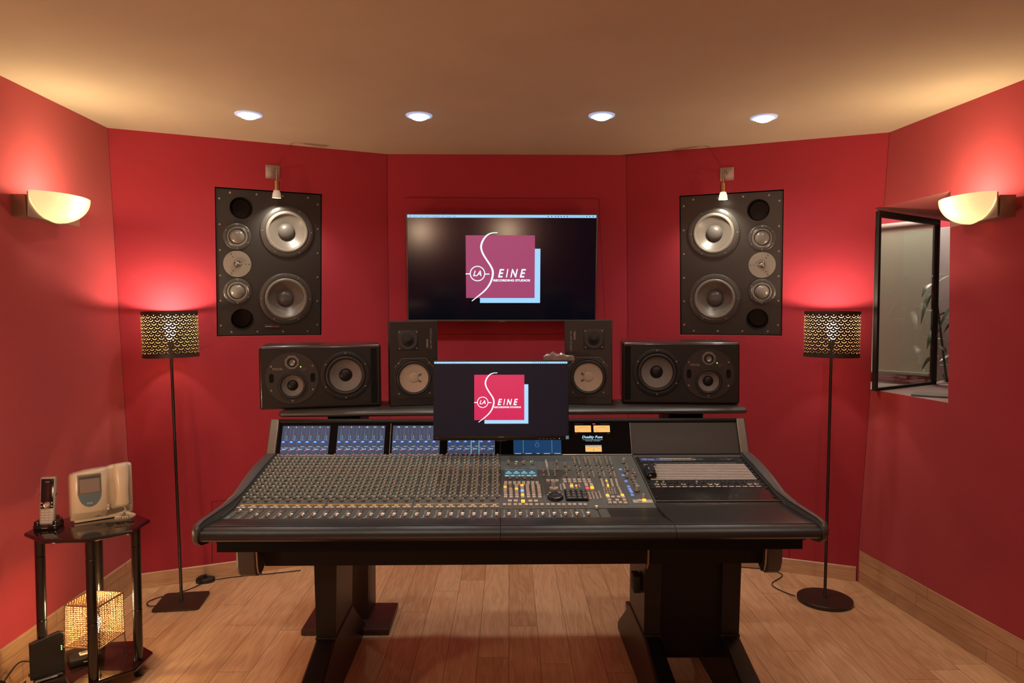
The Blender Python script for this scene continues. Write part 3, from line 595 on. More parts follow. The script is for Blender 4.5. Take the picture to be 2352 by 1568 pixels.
# keypad and jog wheel
mb = MB(); mb.rbox(.236, .317, sy(2.498), sy(2.582), 0, .005, .0015, DARK, SURF); kp = cbuild(mb, 'keypad')
KEY = mat('dark grey key', (.05, .048, .045), .5)
mb = MB()
for i in range(4):
    for j in range(4):
        if i == 3 and j == 1: continue
        w_ = .0165; x0 = .2395 + i * .0193; y0 = 2.5015 + j * .0193
        hgt = .0355 if (i == 3 and j == 0) else .0165; ww = w_ * 2 + .003 if (j == 0 and i == 0) else w_
        if j == 0 and i == 1: continue
        mb.rbox(x0, x0 + ww, sy(y0), sy(y0 + hgt), .005, .0095, .0012, KEY, SURF); mb.rect(x0 + .006, x0 + .010, sy(y0 + .006), sy(y0 + .009), .0098, LABELW, SURF)
kk = mb.build('keys', None, off=CO); kk.parent = kp
mb = MB(); J = PM(.199, 2.524); mb.lathe([(.029, 0), (.029, .004), (.026, .011), (.020, .0125), (.008, .0105), (0, .0105)], mat('black jog wheel', (.018, .019, .020), .3), J, 40)
jw = cbuild(mb, 'jog_wheel')
mb = MB(); mb.lathe([(.005, .0102), (.005, .0112), (0, .0114)], KEY, J @ T(.010, .006, 0), 16); o = mb.build('finger_dimple', None, off=CO); o.parent = jw
mb = MB(); mb.lathe([(.0035, 0), (.003, .010), (.0065, .014), (.0075, .020), (.005, .0235), (0, .024)], KB, PM(.200, 2.557), 20); cbuild(mb, 'joystick')
mb = MB(); mb.box(.475, .545, sy(2.481), sy(2.505), 0, .0015, mat('pale button plate', (.50, .47, .42), .5), SURF); cbuild(mb, 'plate')

# right-hand rack: utility panel, label strips, jack row, blank panel
mb = MB(); mb.box(.5545, 1.004, sy(2.49), sy(2.92), -.02, 0, GREYP, SURF); cbuild(mb, 'rack_frame')
GLB = mat('black glossy panel', (.010, .010, .010), .22, coat=.3)
mb = MB(); mb.box(.5585, 1.000, sy(2.492), sy(2.600), 0, .003, GLB, SURF); cbuild(mb, 'blank_panel')
BLU = mat('navy label', (.035, .05, .22), .4)
mb = MB(); mb.box(.5585, 1.000, sy(2.842), sy(2.888), 0, .003, BLACK, SURF); mb.rect(.572, .700, sy(2.845), sy(2.880), .0034, BLU, SURF)
mb.text('bear', .607, .632, sy(2.858), sy(2.872), LABELW, SURF, z=.0040, bold=.02); mb.text('SYSTEMS', .611, .634, sy(2.8485), sy(2.8515), LABELW, SURF, z=.0040)
def ring(cx, cy, a, b, w_, m, z):
    n = 28; ps = [(cx + a * math.cos(2 * PI * i / n), cy + b * math.sin(2 * PI * i / n)) for i in range(n + 1)]; mb.ribbon(ps, [w_] * (n + 1), m, SURF, z=z)
ring(.592, sy(2.865), .010, .0075, .0025, LABELW, .0040); ring(.592, sy(2.865), .005, .003, .0015, LABELW, .0042)
n = 30; ps = [(.722 + .5 * 0 + (.0685 if math.cos(2 * PI * i / n) > 0 else -.0685) + .011 * math.cos(2 * PI * i / n), sy(2.864) + .011 * math.sin(2 * PI * i / n)) for i in range(n + 1)]
mb.ribbon(ps, [.0016] * (n + 1), LABELW, SURF, z=.0042)
for i in range(8): mb.rect(.653 + i * .0185, .669 + i * .0185, sy(2.857), sy(2.866), .0038, LINE, SURF)
mb.rect(.655, .786, sy(2.869), sy(2.8745), .0040, LABELW, SURF)
mb.text('C&C', .806, .835, sy(2.857), sy(2.870), LINE, SURF, z=.0040)
mb.ribbon([(.90, sy(2.862)), (.925, sy(2.862)), (.93, sy(2.874)), (.935, sy(2.852)), (.94, sy(2.865)), (.96, sy(2.872))], [.003, .002, .004, .002, .005, .002], LINE, SURF, z=.004)
cbuild(mb, 'utility_panel')
mb = MB(); mb.box(.5585, 1.000, sy(2.662), sy(2.840), 0, .003, BLACK, SURF)
for i in range(12): mb.rect(.612 + i * .029, .638 + i * .029, sy(2.817), sy(2.833), .0034, KEY, SURF)
cbuild(mb, 'patch_panel')
STR = mat('white paper label strip', (.62, .55, .50), .55)
for i in range(10):
    mb = MB(); y0 = 2.667 + i * .0151; mb.box(.577, .984, sy(y0), sy(y0 + .0066), .003, .0055, STR, SURF); cbuild(mb, 'paper_label_strip')
mb = MB()
for i in range(10):
    y0 = 2.6748 + i * .0151
    for k in range(48): mb.cyl(.0017, .003, .0034, DARK, SURF @ T(.582 + k * .0084, sy(y0 + .0035), 0), 6)
cbuild(mb, 'patch_sockets', kind='stuff')
mb = MB(); mb.box(.5585, 1.000, sy(2.602), sy(2.660), 0, .003, BLACK, SURF)
for i in range(16):
    x0 = .590 + i * .0252; mb.rect(x0 - .009, x0 + .009, sy(2.604), sy(2.610), .0034, STR, SURF)
cbuild(mb, 'jack_panel')
for i in range(16):
    x0 = .590 + i * .0252; y0 = 2.628
    mb = MB(); M_ = SURF @ T(x0, sy(y0), .003)
    mt = STEEL if i in (0, 1, 4, 8, 9, 14, 15) else BLACK
    mb.lathe([(.010, 0), (.010, .0018), (.0072, .0024), (.0072, .0008), (.004, .0008)], mt, M_, 20); mb.cyl(.0042, .0005, .0010, DARK, M_, 16)
    if i in (0, 1, 6): mb.cyl(.0038, .001, .013, KB, M_, 14)
    cbuild(mb, 'jack_socket')
mb = MB()
for k in range(2):
    for i in range(46): mb.cyl(.0014, .003, .0036, STEEL if (i * 7 + k) % 5 < 2 else DARK, SURF @ T(.600 + i * .0083, sy(2.648 + .007 * k), 0), 6)
cbuild(mb, 'socket_row', kind='stuff')
mb0 = MB(); mb0.lathe([(.0052, 0), (.0052, .002), (.004, .004), (.0018, .0045), (.0015, .003), (0, .003)], BLACKM, None, 16); scm = mb0.mesh('rack_screw')
for yy in (2.880, 2.855, 2.825, 2.795, 2.765, 2.735, 2.705, 2.675, 2.648, 2.618, 2.590, 2.517):
    for xx in (.566, .994):
        if xx < .6 and 2.66 < yy < 2.81: continue
        cpart(scm, 'rack_screw', PM(xx, yy, .003))
# side cheeks
def cheek(sg, xi, offs):
    s = []
    for y, zt, zb, w_ in ((2.158, .870, .852, .012), (2.164, .885, .838, .020), (2.185, .894, .826, .024), (2.23, .896, .817, .026), (2.30, .895, .812, .028), (2.42, .893, .812, .031), (2.54, .900, .80, .037), (2.66, .925, .79, .044), (2.78, .950, .78, .046), (2.90, .966, .78, .044), (2.935, .970, .78, .042), (3.02, .972, .80, .040)):
        o_ = xi + sg * w_; r = .007
        sec = [(xi, y, zb), (xi, y, zt - .002), (xi + sg * .002, y, zt), (o_ - sg * r, y, zt - .001), (o_ - sg * .002, y, zt - .004), (o_, y, zt - .010), (o_, y, (zb + zt) / 2), (o_ - sg * .004, y, zb + .004), (xi + sg * .004, y, zb)]
        s.append(sec if sg < 0 else sec[::-1])
    return s
for sg, xi in ((-1, -.9315), (1, 1.0075)):
    mb = MB(); mb.loft(cheek(sg, xi, 0), GREYP)
    cbuild(mb, 'side_cheek', smooth=50)
    mb = MB(); e = xi - sg * .0005
    mb.tube([(e, 2.17, .893), (e, 2.2, .8975), (e, 2.42, .8945), (e, 2.54, .9015), (e, 2.9, .967)], .0016, BLACKM, n=6)
    cbuild(mb, 'cheek_gasket')
# meter bridge
BR0, BR1 = (2.925, .9575), (2.988, 1.094)
BA = math.atan2(BR1[0] - BR0[0], BR1[1] - BR0[1]); BRM = T(0, BR0[0], BR0[1]) @ Matrix.Rotation(-BA, 4, 'X') @ OUT   # x right, y up the bridge face, z out
BH = math.hypot(BR1[0] - BR0[0], BR1[1] - BR0[1])
mb = MB(); mb.box(-.935, 1.008, .0, BH, -.09, -.002, BLACKM, BRM); mb.rbox(-.945, 1.018, BH - .012, BH + .006, -.10, .006, .005, BLACK, BRM); cbuild(mb, 'meter_bridge')
for sg, xi in ((-1, -.935), (1, 1.008)):
    mb = MB(); a, b = sorted((xi, xi + sg * .036)); s = []
    for (xx, e) in ((a, .003), (a + .004, 0), (b - .004, 0), (b, .003)):
        s.append([(xx, .0 - .012 + e, .012 - e), (xx, BH + .002 - e, .008 - e), (xx, BH + .004 - e, .0), (xx, BH - .004, -.10), (xx, -.015 + e, -.10)])
    mb.loft(s, mat('light brushed end cap', (.21, .185, .155), .38, metal=.6), BRM); cbuild(mb, 'bridge_end_cap')
    mb = MB(); mb.tube([tuple(BRM @ Vector((xi + sg * .002, -.01, .0125))), tuple(BRM @ Vector((xi + sg * .002, BH, .009)))], .0016, CHROME, n=6); cbuild(mb, 'edge_trim')
SCRK = mat('black screen glass', (.006, .006, .007), .12, spec=.12)
mb = MB(); mb.box(-.932, .5485, .002, BH - .014, -.002, .0, SCRK, BRM); cbuild(mb, 'bridge_glass')
mb = MB(); mb.box(.5535, 1.005, .002, BH - .014, -.002, .0, mat('dark grey bridge panel', (.048, .043, .039), .5), BRM); cbuild(mb, 'bridge_blank_panel')
mb = MB()
for x in (-.4625, .0, .551): mb.tube([tuple(BRM @ Vector((x, 0, .001))), tuple(BRM @ Vector((x, BH - .014, .001)))], .0014, CHROME, n=6)
cbuild(mb, 'edge_trim')
SCRC = mat('channel screen', (.03, .03, .035), .2, emit=(.042, .055, .105), es=1.)
UIB = mat('screen blue tag', (.02, .1, .5), .4, emit=(.02, .20, .95), es=1.1); UIW = mat('screen pale text', (.3, .5, .6), .4, emit=(.42, .78, 1.), es=1.); UIR = mat('screen red tag', (.5, .1, .1), .4, emit=(.75, .12, .16), es=.9)
UIG = mat('screen teal dots', (.1, .3, .3), .4, emit=(.16, .42, .42), es=.9); UIL = mat('screen divider', (.1, .1, .15), .4, emit=(.075, .09, .15), es=1.); UIX = mat('screen grey tag', (.2, .3, .35), .4, emit=(.16, .27, .32), es=1.)
BLW = mat('blue screen bar', (.1, .2, .3), .4, emit=(.04, .27, .78), es=.9)
for sidx in range(4):
    x0 = -.917 + .2318 * sidx; W_ = .199; y0, y1 = .003, BH - .024; cw = W_ / 6
    mb = MB(); mb.box(x0, x0 + W_, y0, y1, 0, .0012, SCRC, BRM); d = cbuild(mb, 'channel_display')
    mb = MB(); hY = y1 - y0; sk = -.0
    for c in range(6):
        n_ = sidx * 6 + c + 1; cx = x0 + cw * c
        R = lambda a, b, u, v, m, z=.0018: mb.rect(cx + a * cw, cx + b * cw, y1 - v * hY, y1 - u * hY, z, m, BRM)
        if c: R(-.01, .015, .01, .99, UIL, .0014)
        mb.text(str(n_), cx + cw * (.66 if n_ < 10 else .60), cx + cw * (.76 if n_ < 10 else .84), y1 - .075 * hY, y1 - .025 * hY, UIW, BRM, z=.0018, bold=.03)
        for k in range(14):
            t = (k / 13) ** .62; R(.42, .47, .05 + .44 * t, .05 + .44 * t + .012, UIG)
        R(.62, .69, .34, .46, UIX); mb.rect(cx + .64 * cw, cx + .67 * cw, y1 - .46 * hY, y1 - .34 * hY, .0019, BLW, BRM)
        R(.42, .88, .488, .503, BLW); R(.05, .47, .565, .598, UIB); R(.13, .40, .545, .568, UIW); R(.05, .36, .757, .772, BLW)
        yy = .755 if (sidx == 0 and c < 2) else .715; R(.48, .92, yy, yy + .028, UIX)
        mb.text('Chan ' + str(n_), cx + .20 * cw, cx + .74 * cw, y1 - .835 * hY, y1 - .795 * hY, UIW, BRM, z=.0018, bold=.03); R(.03, .27, .852, .870, UIR)
        if sidx == 3 and c in (2,): R(.96, 1.03, 0, 1, CYAN, .0020)
        if sidx == 3 and c in (3,): R(.96, 1.03, 0, 1, CYAN, .0020)
    o = mb.build('screen_readout', None, off=CO); o.parent = d
mb = MB(); x0, x1, y0, y1 = .055, .256, .003, BH - .024
mb.box(x0, x1, y0, y1, 0, .0012, mat('centre screen', (.01, .02, .04), .2, emit=(.010, .045, .125), es=1.), BRM); d = cbuild(mb, 'centre_display')
mb = MB(); mb.text('Duality Delta', .137, .171, .020, .027, UIW, BRM, shear=.3, bold=.02); mb.text('Solid State Logic', .140, .167, .0135, .0165, UIW, BRM)
ps = [(.162, .060), (.157, .064), (.151, .062), (.150, .056), (.158, .050), (.163, .043), (.161, .036), (.154, .033), (.147, .036), (.146, .043), (.151, .049), (.157, .050)]
mb.ribbon([(x_, y_ - .001) for x_, y_ in ps], [.0012, .0014, .0014, .0016, .002, .0026, .0026, .002, .002, .0026, .002, .001], mat('dim blue delta mark', (.05, .1, .2), .4, emit=(.06, .14, .30), es=1.), BRM, z=.0018)
for xx in (.095, .215):
    for k in range(14): mb.rect(xx, xx + .003, .006 + k * .006, .0085 + k * .006, .0018, UIG, BRM)
for a in (.061, .105, .152, .182, .226):
    for k in range(6 if a != .152 else 3): mb.rect(a + k * .0045, a + k * .0045 + .003, .0035, .006, .0018, UIW, BRM)
o = mb.build('screen_readout', None, off=CO); o.parent = d
AMB = mat('amber lit meter face', (.7, .4, .15), .4, emit=(.86, .42, .12), es=.95); INK = mat('meter ink', (.05, .02, .01), .6)
def meter(xc, y0, w_, h_, cent=False):
    mb = MB(); mb.rbox(xc - w_ / 2 - .002, xc + w_ / 2 + .002, y0 - .002, y0 + h_ + .002, -.001, .003, .001, DARK, BRM); mb.rect(xc - w_ / 2, xc + w_ / 2, y0, y0 + h_, .0032, AMB, BRM)
    if cent: mb.rect(xc - w_ / 2, xc + w_ / 2, y0 + h_ * .78, y0 + h_, .0034, UIX, BRM)
    d = cbuild(mb, 'vu_meter'); mb = MB(); pv = (xc, y0 - .01); R_ = h_ * 1.05
    arc = [(pv[0] + R_ * 1.25 * math.sin(a), pv[1] + R_ * math.cos(a)) for a in [(-.75 + 1.5 * i / 20) for i in range(21)]]
    mb.ribbon(arc, [.0006] * 21, INK, BRM, z=.0036)
    for i in range(0, 21, 2): mb.ribbon([arc[i], (arc[i][0] + (arc[i][0] - pv[0]) * .12, arc[i][1] + (arc[i][1] - pv[1]) * .12)], [.0005] * 2, INK, BRM, z=.0036)
    o = mb.build('meter_scale', None, off=CO); o.parent = d
    mb = MB(); a = 0 if cent else -.8; mb.ribbon([pv, (pv[0] + R_ * 1.25 * math.sin(a), pv[1] + R_ * .9 * math.cos(a))], [.0009] * 2, INK, BRM, z=.0038)
    if cent: mb.cyl(.0016, .0036, .004, INK, BRM @ T(xc, y0 + h_ * .3, 0), 10)
    o = mb.build('needle', None, off=CO); o.parent = d
meter(.350, .095, .069, .029); meter(.430, .095, .069, .029)
mb = MB(); mb.ribbon([(.315, .1315), (.352, .1315)], [.0006] * 2, LABELW, BRM, z=.0012); mb.ribbon([(.425, .1315), (.463, .1315)], [.0006] * 2, LABELW, BRM, z=.0012)
mb.rect(.392, .404, .1300, .133, .0012, mat('red meter tag', (.8, .05, .1), .4, emit=(1, .04, .12), es=1.), BRM)
mb.text('Duality Fuse', .345, .432, .0655, .0805, UIW, BRM, shear=.28, bold=.015, z=.0012); mb.rect(.347, .432, .0625, .0633, .0012, UIW, BRM)
mb.text('Solid State Logic - Oxford England', .359, .421, .056, .0593, UIW, BRM, z=.0012)
mb.text('LEFT', .316, .326, .0885, .0905, LABELW, BRM, z=.0012); mb.text('RIGHT', .452, .464, .0885, .0905, LABELW, BRM, z=.0012)
cbuild(mb, 'bridge_lettering')
meter(.391, .011, .068, .028, True)

# usb hub hanging over the rack
hub = thing('usb_hub', 'small black cylindrical hub with blue lights lying on the label strips', 'hub', (.584, 2.715, cz(2.715) + .010), (SL, 0, math.radians(-3)))
hub.scale = (.76, .74, .76)
HB = mat('black hub plastic', (.012, .012, .013), .35)
mb = MB(); s = []
for y, e in ((-.052, .004), (-.048, 0), (.045, 0), (.052, .006)):
    s.append([((.026 - e) * math.cos(a * PI / 8), y, .006 + max(-.012, (.022 - e) * math.sin(a * PI / 8))) for a in range(16)])
mb.loft(s[::-1], HB); mb.build('body', hub)
for k in range(4):
    mb = MB(); mb.rbox(.001, .020, -.032 + k * .018, -.020 + k * .018, .022, .030, .002, BLACKM); mb.build('port_cover', hub)
mb = MB(); mb.box(-.010, -.008, .002, .005, .026, .0285, BC['b']); mb.box(-.010, -.008, -.010, -.007, .026, .0285, BC['b']); mb.build('blue_light', hub)
mb = MB(); mb.box(-.014, -.003, -.0525, -.0515, .005, .013, LABELW); mb.build('badge', hub)
mb = MB(); mb.tube([(0, .05, .010), (0, .065, .024), (.008, .078, .032), (.022, .082, .028), (.03, .085, .01), (.045, .092, .004), (.010, .098, .004), (-.02, .085, .006), (-.026, .06, .006), (-.022, .04, .004)], .0028, HB, n=8); mb.build('cable', hub, smooth=60)

# ------------------------------------------------------------------ rear speaker shelf on two columns
TILT = -math.radians(.35)
sh = thing('speaker_shelf', 'long black speaker shelf with a rounded front edge on two floor columns, behind the console', 'shelf', (.055, 3.2, 0))
so = tuple(sh.location)
mb = MB(); s = []
pr = [(3.375, 1.132), (3.06, 1.132), (3.040, 1.129), (3.030, 1.121), (3.030, 1.113), (3.040, 1.106), (3.06, 1.104), (3.375, 1.104)]
for x, e in ((-.955, .012), (-.948, .003), (-.94, 0), (1.06, 0), (1.068, .003), (1.075, .012)): s.append([(x, y + (e if y < 3.1 else 0), z + (x * .0055) + (e * .3 if z < 1.11 else (-e * .3 if z > 1.125 else 0))) for y, z in pr])
mb.loft(s, mat('black shelf paint', (.055, .050, .045), .42, bump=(300, .15))); mb.build('shelf_board', sh, off=so, smooth=50)
for x0, x1, cx in ((-.958, -.536, -.726), (.660, 1.082, .87)):
    mb = MB(); mb.rbox(cx - .072, cx + .072, 3.45, 3.66, .03, 1.00, .004, BROWNBL); mb.box(cx - .05, cx + .05, 3.17, 3.62, 1.00, 1.098, BLACKM); mb.box(cx - .05, cx + .05, 3.17, 3.40, 1.02, 1.102, BLACKM); mb.build('column', sh, off=so)
    mb = MB(); mb.rbox(x0, x1, 3.342, 3.655, 0, .031, .004, mat('dark stained board', (.045, .022, .018), .35)); mb.build('base_plate', sh, off=so)
def shz(x): return 1.1325 + x * .0055

# ------------------------------------------------------------------ loudspeakers
GREYC = mat('speckled cone', (.22, .20, .18), .42, bump=(1800, .5), var=(700, .35)); SPKB = mat('black baffle', (.007, .0065, .006), .55, bump=(800, .1))
RUB = mat('black rubber surround', (.022, .022, .022), .42); MIDG = mat('satin aluminium cone', (.26, .23, .20), .32, metal=.55)
GREEN = mat('green power light', (.1, .8, .1), .4, emit=(.35, 1, .10), es=6)
def driver(par, name, cx, cz_, R, rc, rd, dm, conem, framem, surm, depth=.03, dome=.3, screws=6, y=0., sr=None, dm_up=.0, sa=0.):
    """round cone driver: flange, rolled surround, cone and dust cap; faces -Y"""
    M = T(cx, y, cz_) @ OUT; rs = (R + rc) / 2 if sr is None else sr
    mb = MB(); mb.lathe([(R, -.002), (R, .004), (R - .003, .006), (rs + .004, .006), (rs, .003), (rs, -.004)], framem, M, 48, close=False)
    for i in range(screws):
        a = 2 * PI * (i + sa) / screws; r_ = (R + rs) / 2 + .001
        mb.lathe([(.0035, .005), (.0032, .0078), (.0012, .0084), (0, .0072)], STEEL, M @ T(r_ * math.sin(a), r_ * math.cos(a), 0), 10)
    d = mb.build(name, par)
    mb = MB(); n_ = 8; pr = [(rs, -.001)] + [((rs + rc) / 2 + (rs - rc) / 2 * math.cos(PI * i / n_), .0 + .45 * (rs - rc) * math.sin(PI * i / n_) + .001) for i in range(n_ + 1)] + [(rc - .001, -.003)]
    mb.lathe(pr, surm, M, 48, close=False); mb.build('surround', d, smooth=60)
    mb = MB(); pr = [(rc, -.002)] + [(rc + (rd - rc) * t, -.002 - depth * (t ** .85)) for t in (.15, .35, .55, .75, 1.)]
    mb.lathe(pr, conem, M, 48, close=False); mb.build('cone', d, smooth=60)
    mb = MB(); zb = -.002 - depth; pr = [(rd + .001, zb + .0005)] + [(rd * math.cos(a * PI / 16), zb + .001 + rd * dome * math.sin(a * PI / 16) + dm_up) for a in range(9)]
    mb.lathe(pr, dm, M, 32, close=False); mb.build('dust_cap', d, smooth=60)
    return d

def twin_speaker(loc, rz, label, mirror):
    W2, H2, D = .26, .139, .355; t = thing('studio_monitor_speaker', label, 'loudspeaker', loc, (0, TILT, rz))
    mb = MB(); mb.rbox(-W2, W2, 0, D, 0, 2 * H2, .012, mat('dark brown lacquer', (.045, .016, .012), .28, coat=.2), seg=4); open_front(mb).build('cabinet', t, smooth=50)
    sx = 1 if not mirror else -1; h = H2; cx = -sx * .122; wh = circ(sx * .105, h + .004, .100); dh = circ(cx, h - .002, .105)
    mb = MB(); mb.plate([(-W2 + .010, .010), (W2 - .010, .010), (W2 - .010, 2 * H2 - .010), (-W2 + .010, 2 * H2 - .010)], [wh, dh], .004, SPKB, OUT, .012); mb.build('baffle', t)
    mb = MB(); x0 = sx * .232; mb.box(x0 - .017, x0 + .010, -.0055, .006, .018, 2 * H2 - .016, DARK); mb.build('port_slot', t)
    driver(t, 'woofer', sx * .105, h + .004, .107, .071, .028, BLACK, GREYC, BLACKM, RUB, .026, .45, 6, -.006, sr=.088)
    cx = -sx * .122; mb = MB(); mb.plate(circ(cx, h - .002, .112, 72), [circ(cx, h - .035, .0575), circ(cx, h + .067, .024)], .0085, mat('black driver plate', (.026, .024, .021), .5), OUT, .005)
    for a in (31, 149, 211, 329):
        mb.lathe([(.0042, .0055), (.0038, .008), (.0012, .0085), (0, .007)], STEEL, T(cx + .101 * math.cos(math.radians(a)), -.003, h - .002 + .101 * math.sin(math.radians(a))) @ OUT, 10)
    if not mirror or True:
        mb.text('FOCAL', cx - .080, cx - .038, h + .034, h + .044, mat('grey speaker lettering', (.33, .30, .27), .4), OUT @ T(0, 0, .0092), bold=.01)
        mb.text('HIGH', cx + .042, cx + .060, h + .037, h + .040, LINE, OUT @ T(0, 0, .0092)); mb.text('FULL', cx + .042, cx + .056, h + .030, h + .033, LINE, OUT @ T(0, 0, .0092))
    mb.rect(cx - .006, cx + .006, h - .1, h - .096, .0092, LABELW, OUT); mb.ribbon([(cx - .002, h - .097), (cx + .002, h - .099), (cx - .001, h - .103), (cx + .002, h - .107)], [.0015] * 4, LABELW, OUT, z=.0092)
    pl_ = mb.build('driver_plate', t)
    for s_ in (-1, 1):
        mb = MB(); px, pz = cx + s_ * .086, h - .001
        ps = [(px + .0135 * math.cos(a), pz + .0105 * (1 if math.sin(a) >= 0 else -1) + .0135 * math.sin(a)) for a in [2 * PI * i / 24 for i in range(24)]]
        mb.prism(ps, .004, .0090, RUB, OUT); mb.prism([(px + (a - px) * .75, pz + (b - pz) * .84) for a, b in ps], .0088, .0094, DARK, OUT); mb.build('bass_port', pl_)
    d = driver(t, 'midrange_driver', cx, h - .035, .061, .047, .0225, BLACK, GREYC, RUB, RUB, .018, .5, 0, -.0085, sr=.058)
    mb = MB(); mb.lathe([(.032, 0), (.032, .003), (.030, .0045), (.021, .0045), (.020, .002)], mat('grey tweeter ring', (.16, .145, .13), .45), T(cx, -.0085, h + .067) @ OUT @ Matrix.Rotation(PI / 8, 4, 'Z'), 8, close=False)
    tw = mb.build('tweeter', t)
    mb = MB(); mb.lathe([(.0215, .0046), (.018, .006), (.0135, .003), (.013, .001)], BLACKM, T(cx, -.0085, h + .067) @ OUT, 32, close=False); mb.build('tweeter_horn', tw)
    mb = MB(); mb.lathe([(.0132, .002), (.011, .0007), (.006, -.001), (0, -.0015)], MIDG, T(cx, -.0095, h + .067) @ OUT, 24, close=False); mb.build('tweeter_dome', tw)
    mb = MB(); mb.lathe([(.002, 0), (.002, .0015), (0, .002)], GREEN, T(cx + .036, -.0085, h + .047) @ OUT, 10); mb.build('power_light', t)
    return t
aL = math.atan2(3.17 - 3.06, -.540 + 1.034); cL = Vector(((-1.036 - .541) / 2, 3.115, 0))
twin_speaker((cL.x, cL.y, 1.129), aL, 'black two-way speaker lying on its side at the left end of the shelf', False)
aR = math.atan2(3.12 - 3.19, 1.066 - .560)
twin_speaker((.813, 3.155, shz(.82) + .002), aR, 'black two-way speaker lying on its side at the right end of the shelf', True)

def bookshelf(loc, rz, label, sx):
    t = thing('bookshelf_speaker', label, 'loudspeaker', loc, (0, TILT, rz)); W2, H, D = .1075, .382, .20
    WB = mat('black ash veneer', (.012, .011, .010), .42, bump=(250, .2)); WC = mat('white paper cone', (.46, .36, .27), .75)
    mb = MB(); mb.rbox(-W2, W2, 0, D, 0, H, .003, WB); open_front(mb).build('cabinet', t)
    h = H / 2; tx = -sx * .025; mb = MB(); mb.plate([(-W2 + .003, .003), (W2 - .003, .003), (W2 - .003, H - .003), (-W2 + .003, H - .003)], [circ(0, h - .066, .078)], .0, WB, OUT, .01); mb.build('baffle', t)
    mb = MB(); mb.rbox(tx - .046, tx + .046, -.003, .002, h + .106 - .047, h + .106 + .045, .002, mat('black tweeter plate', (.022, .021, .020), .45)); 
    for a in (-1, 1):
        for b in (-1, 1): mb.lathe([(.0032, .003), (.003, .005), (0, .0045)], STEEL, T(tx + a * .038, 0, h + .106 + b * .037) @ OUT, 10)
    tw = mb.build('tweeter', t)
    mb = MB(); mb.lathe([(.041, .003), (.039, .0055), (.030, .0045), (.027, .0005), (.026, .0)], mat('charcoal felt ring', (.065, .060, .052), .9, bump=(900, .6)), T(tx, 0, h + .104) @ OUT, 40, close=False); mb.build('felt_ring', tw)
    mb = MB(); mb.lathe([(.027, .0032), (.016, .0045), (.013, .008), (.007, .011), (0, .012)], BLACKM, T(tx, 0, h + .104) @ OUT, 32); mb.build('tweeter_dome', tw, smooth=60)
    cz_ = h - .066; R = .0905; c = .050
    ps = [(-.088, -R + .012), (-.076, -R), (.076, -R), (.088, -R + .012), (.088, c), (.053, .090), (-.053, .090), (-.088, c)]
    mb = MB(); mb.plate([(a, b + cz_) for a, b in ps], [circ(0, cz_, .0785)], .0045, mat('black woofer plate', (.017, .016, .015), .4), OUT, .005)
    mb.ribbon([(-.088, cz_ + .048), (-.053, cz_ + .0895), (.053, cz_ + .0895), (.088, cz_ + .048)], [.0016] * 4, LINE, OUT, z=.0048)
    for a in (-1, 1):
        for b in (-1, 1): mb.lathe([(.0036, .004), (.0034, .0062), (0, .0055)], STEEL, T(a * .0685, 0, cz_ + b * .0685) @ OUT, 10)
    pl_ = mb.build('woofer_plate', t)
    d = driver(t, 'woofer', 0, cz_, .085, .0655, .022, WC, WC, RUB, RUB, .010, .22, 0, -.004, sr=.080, dm_up=.0)
    mb = MB()
    for q in (.5, -.5):
        a = q if sx < 0 else q
        u = (math.cos(a), math.sin(a)); k = -sx * -1
        mb.ribbon([(k * .022 * u[0], cz_ + .022 * u[1]), (k * .030 * u[0], cz_ + .030 * u[1]), (k * .036 * u[0], cz_ + .036 * u[1])], [.003, .0045, .0075], INK, OUT, z=-.0005)
    mb.build('lead_marks', d)
    lt = mat('grey speaker print', (.26, .24, .22), .5); mb = MB()
    xx = sx * .062
    mb.text('YAMAHA', xx - .006 if sx > 0 else xx - .004, xx + .004 if sx > 0 else xx + .006, h + .068 if sx > 0 else h + .102, h + .110 if sx > 0 else h + .142, lt, OUT, rot=1 if sx > 0 else -1, z=.0004, bold=.03)
    xx = sx * .078
    mb.text('NS-10M STUDIO', xx - .0045, xx + .0045, h + .066 if sx > 0 else h + .052, h + .158 if sx > 0 else h + .142, lt, OUT, rot=1 if sx > 0 else -1, z=.0004)
    mb.build('lettering', t)
    return t
bookshelf((-.389, 3.185, shz(-.39)), math.radians(11), 'upright black bookshelf speaker with a white cone, left of the desktop screen', 1)
bookshelf((.399, 3.175, shz(.4)), math.radians(-9), 'upright black bookshelf speaker with a white cone, right of the desktop screen', -1)

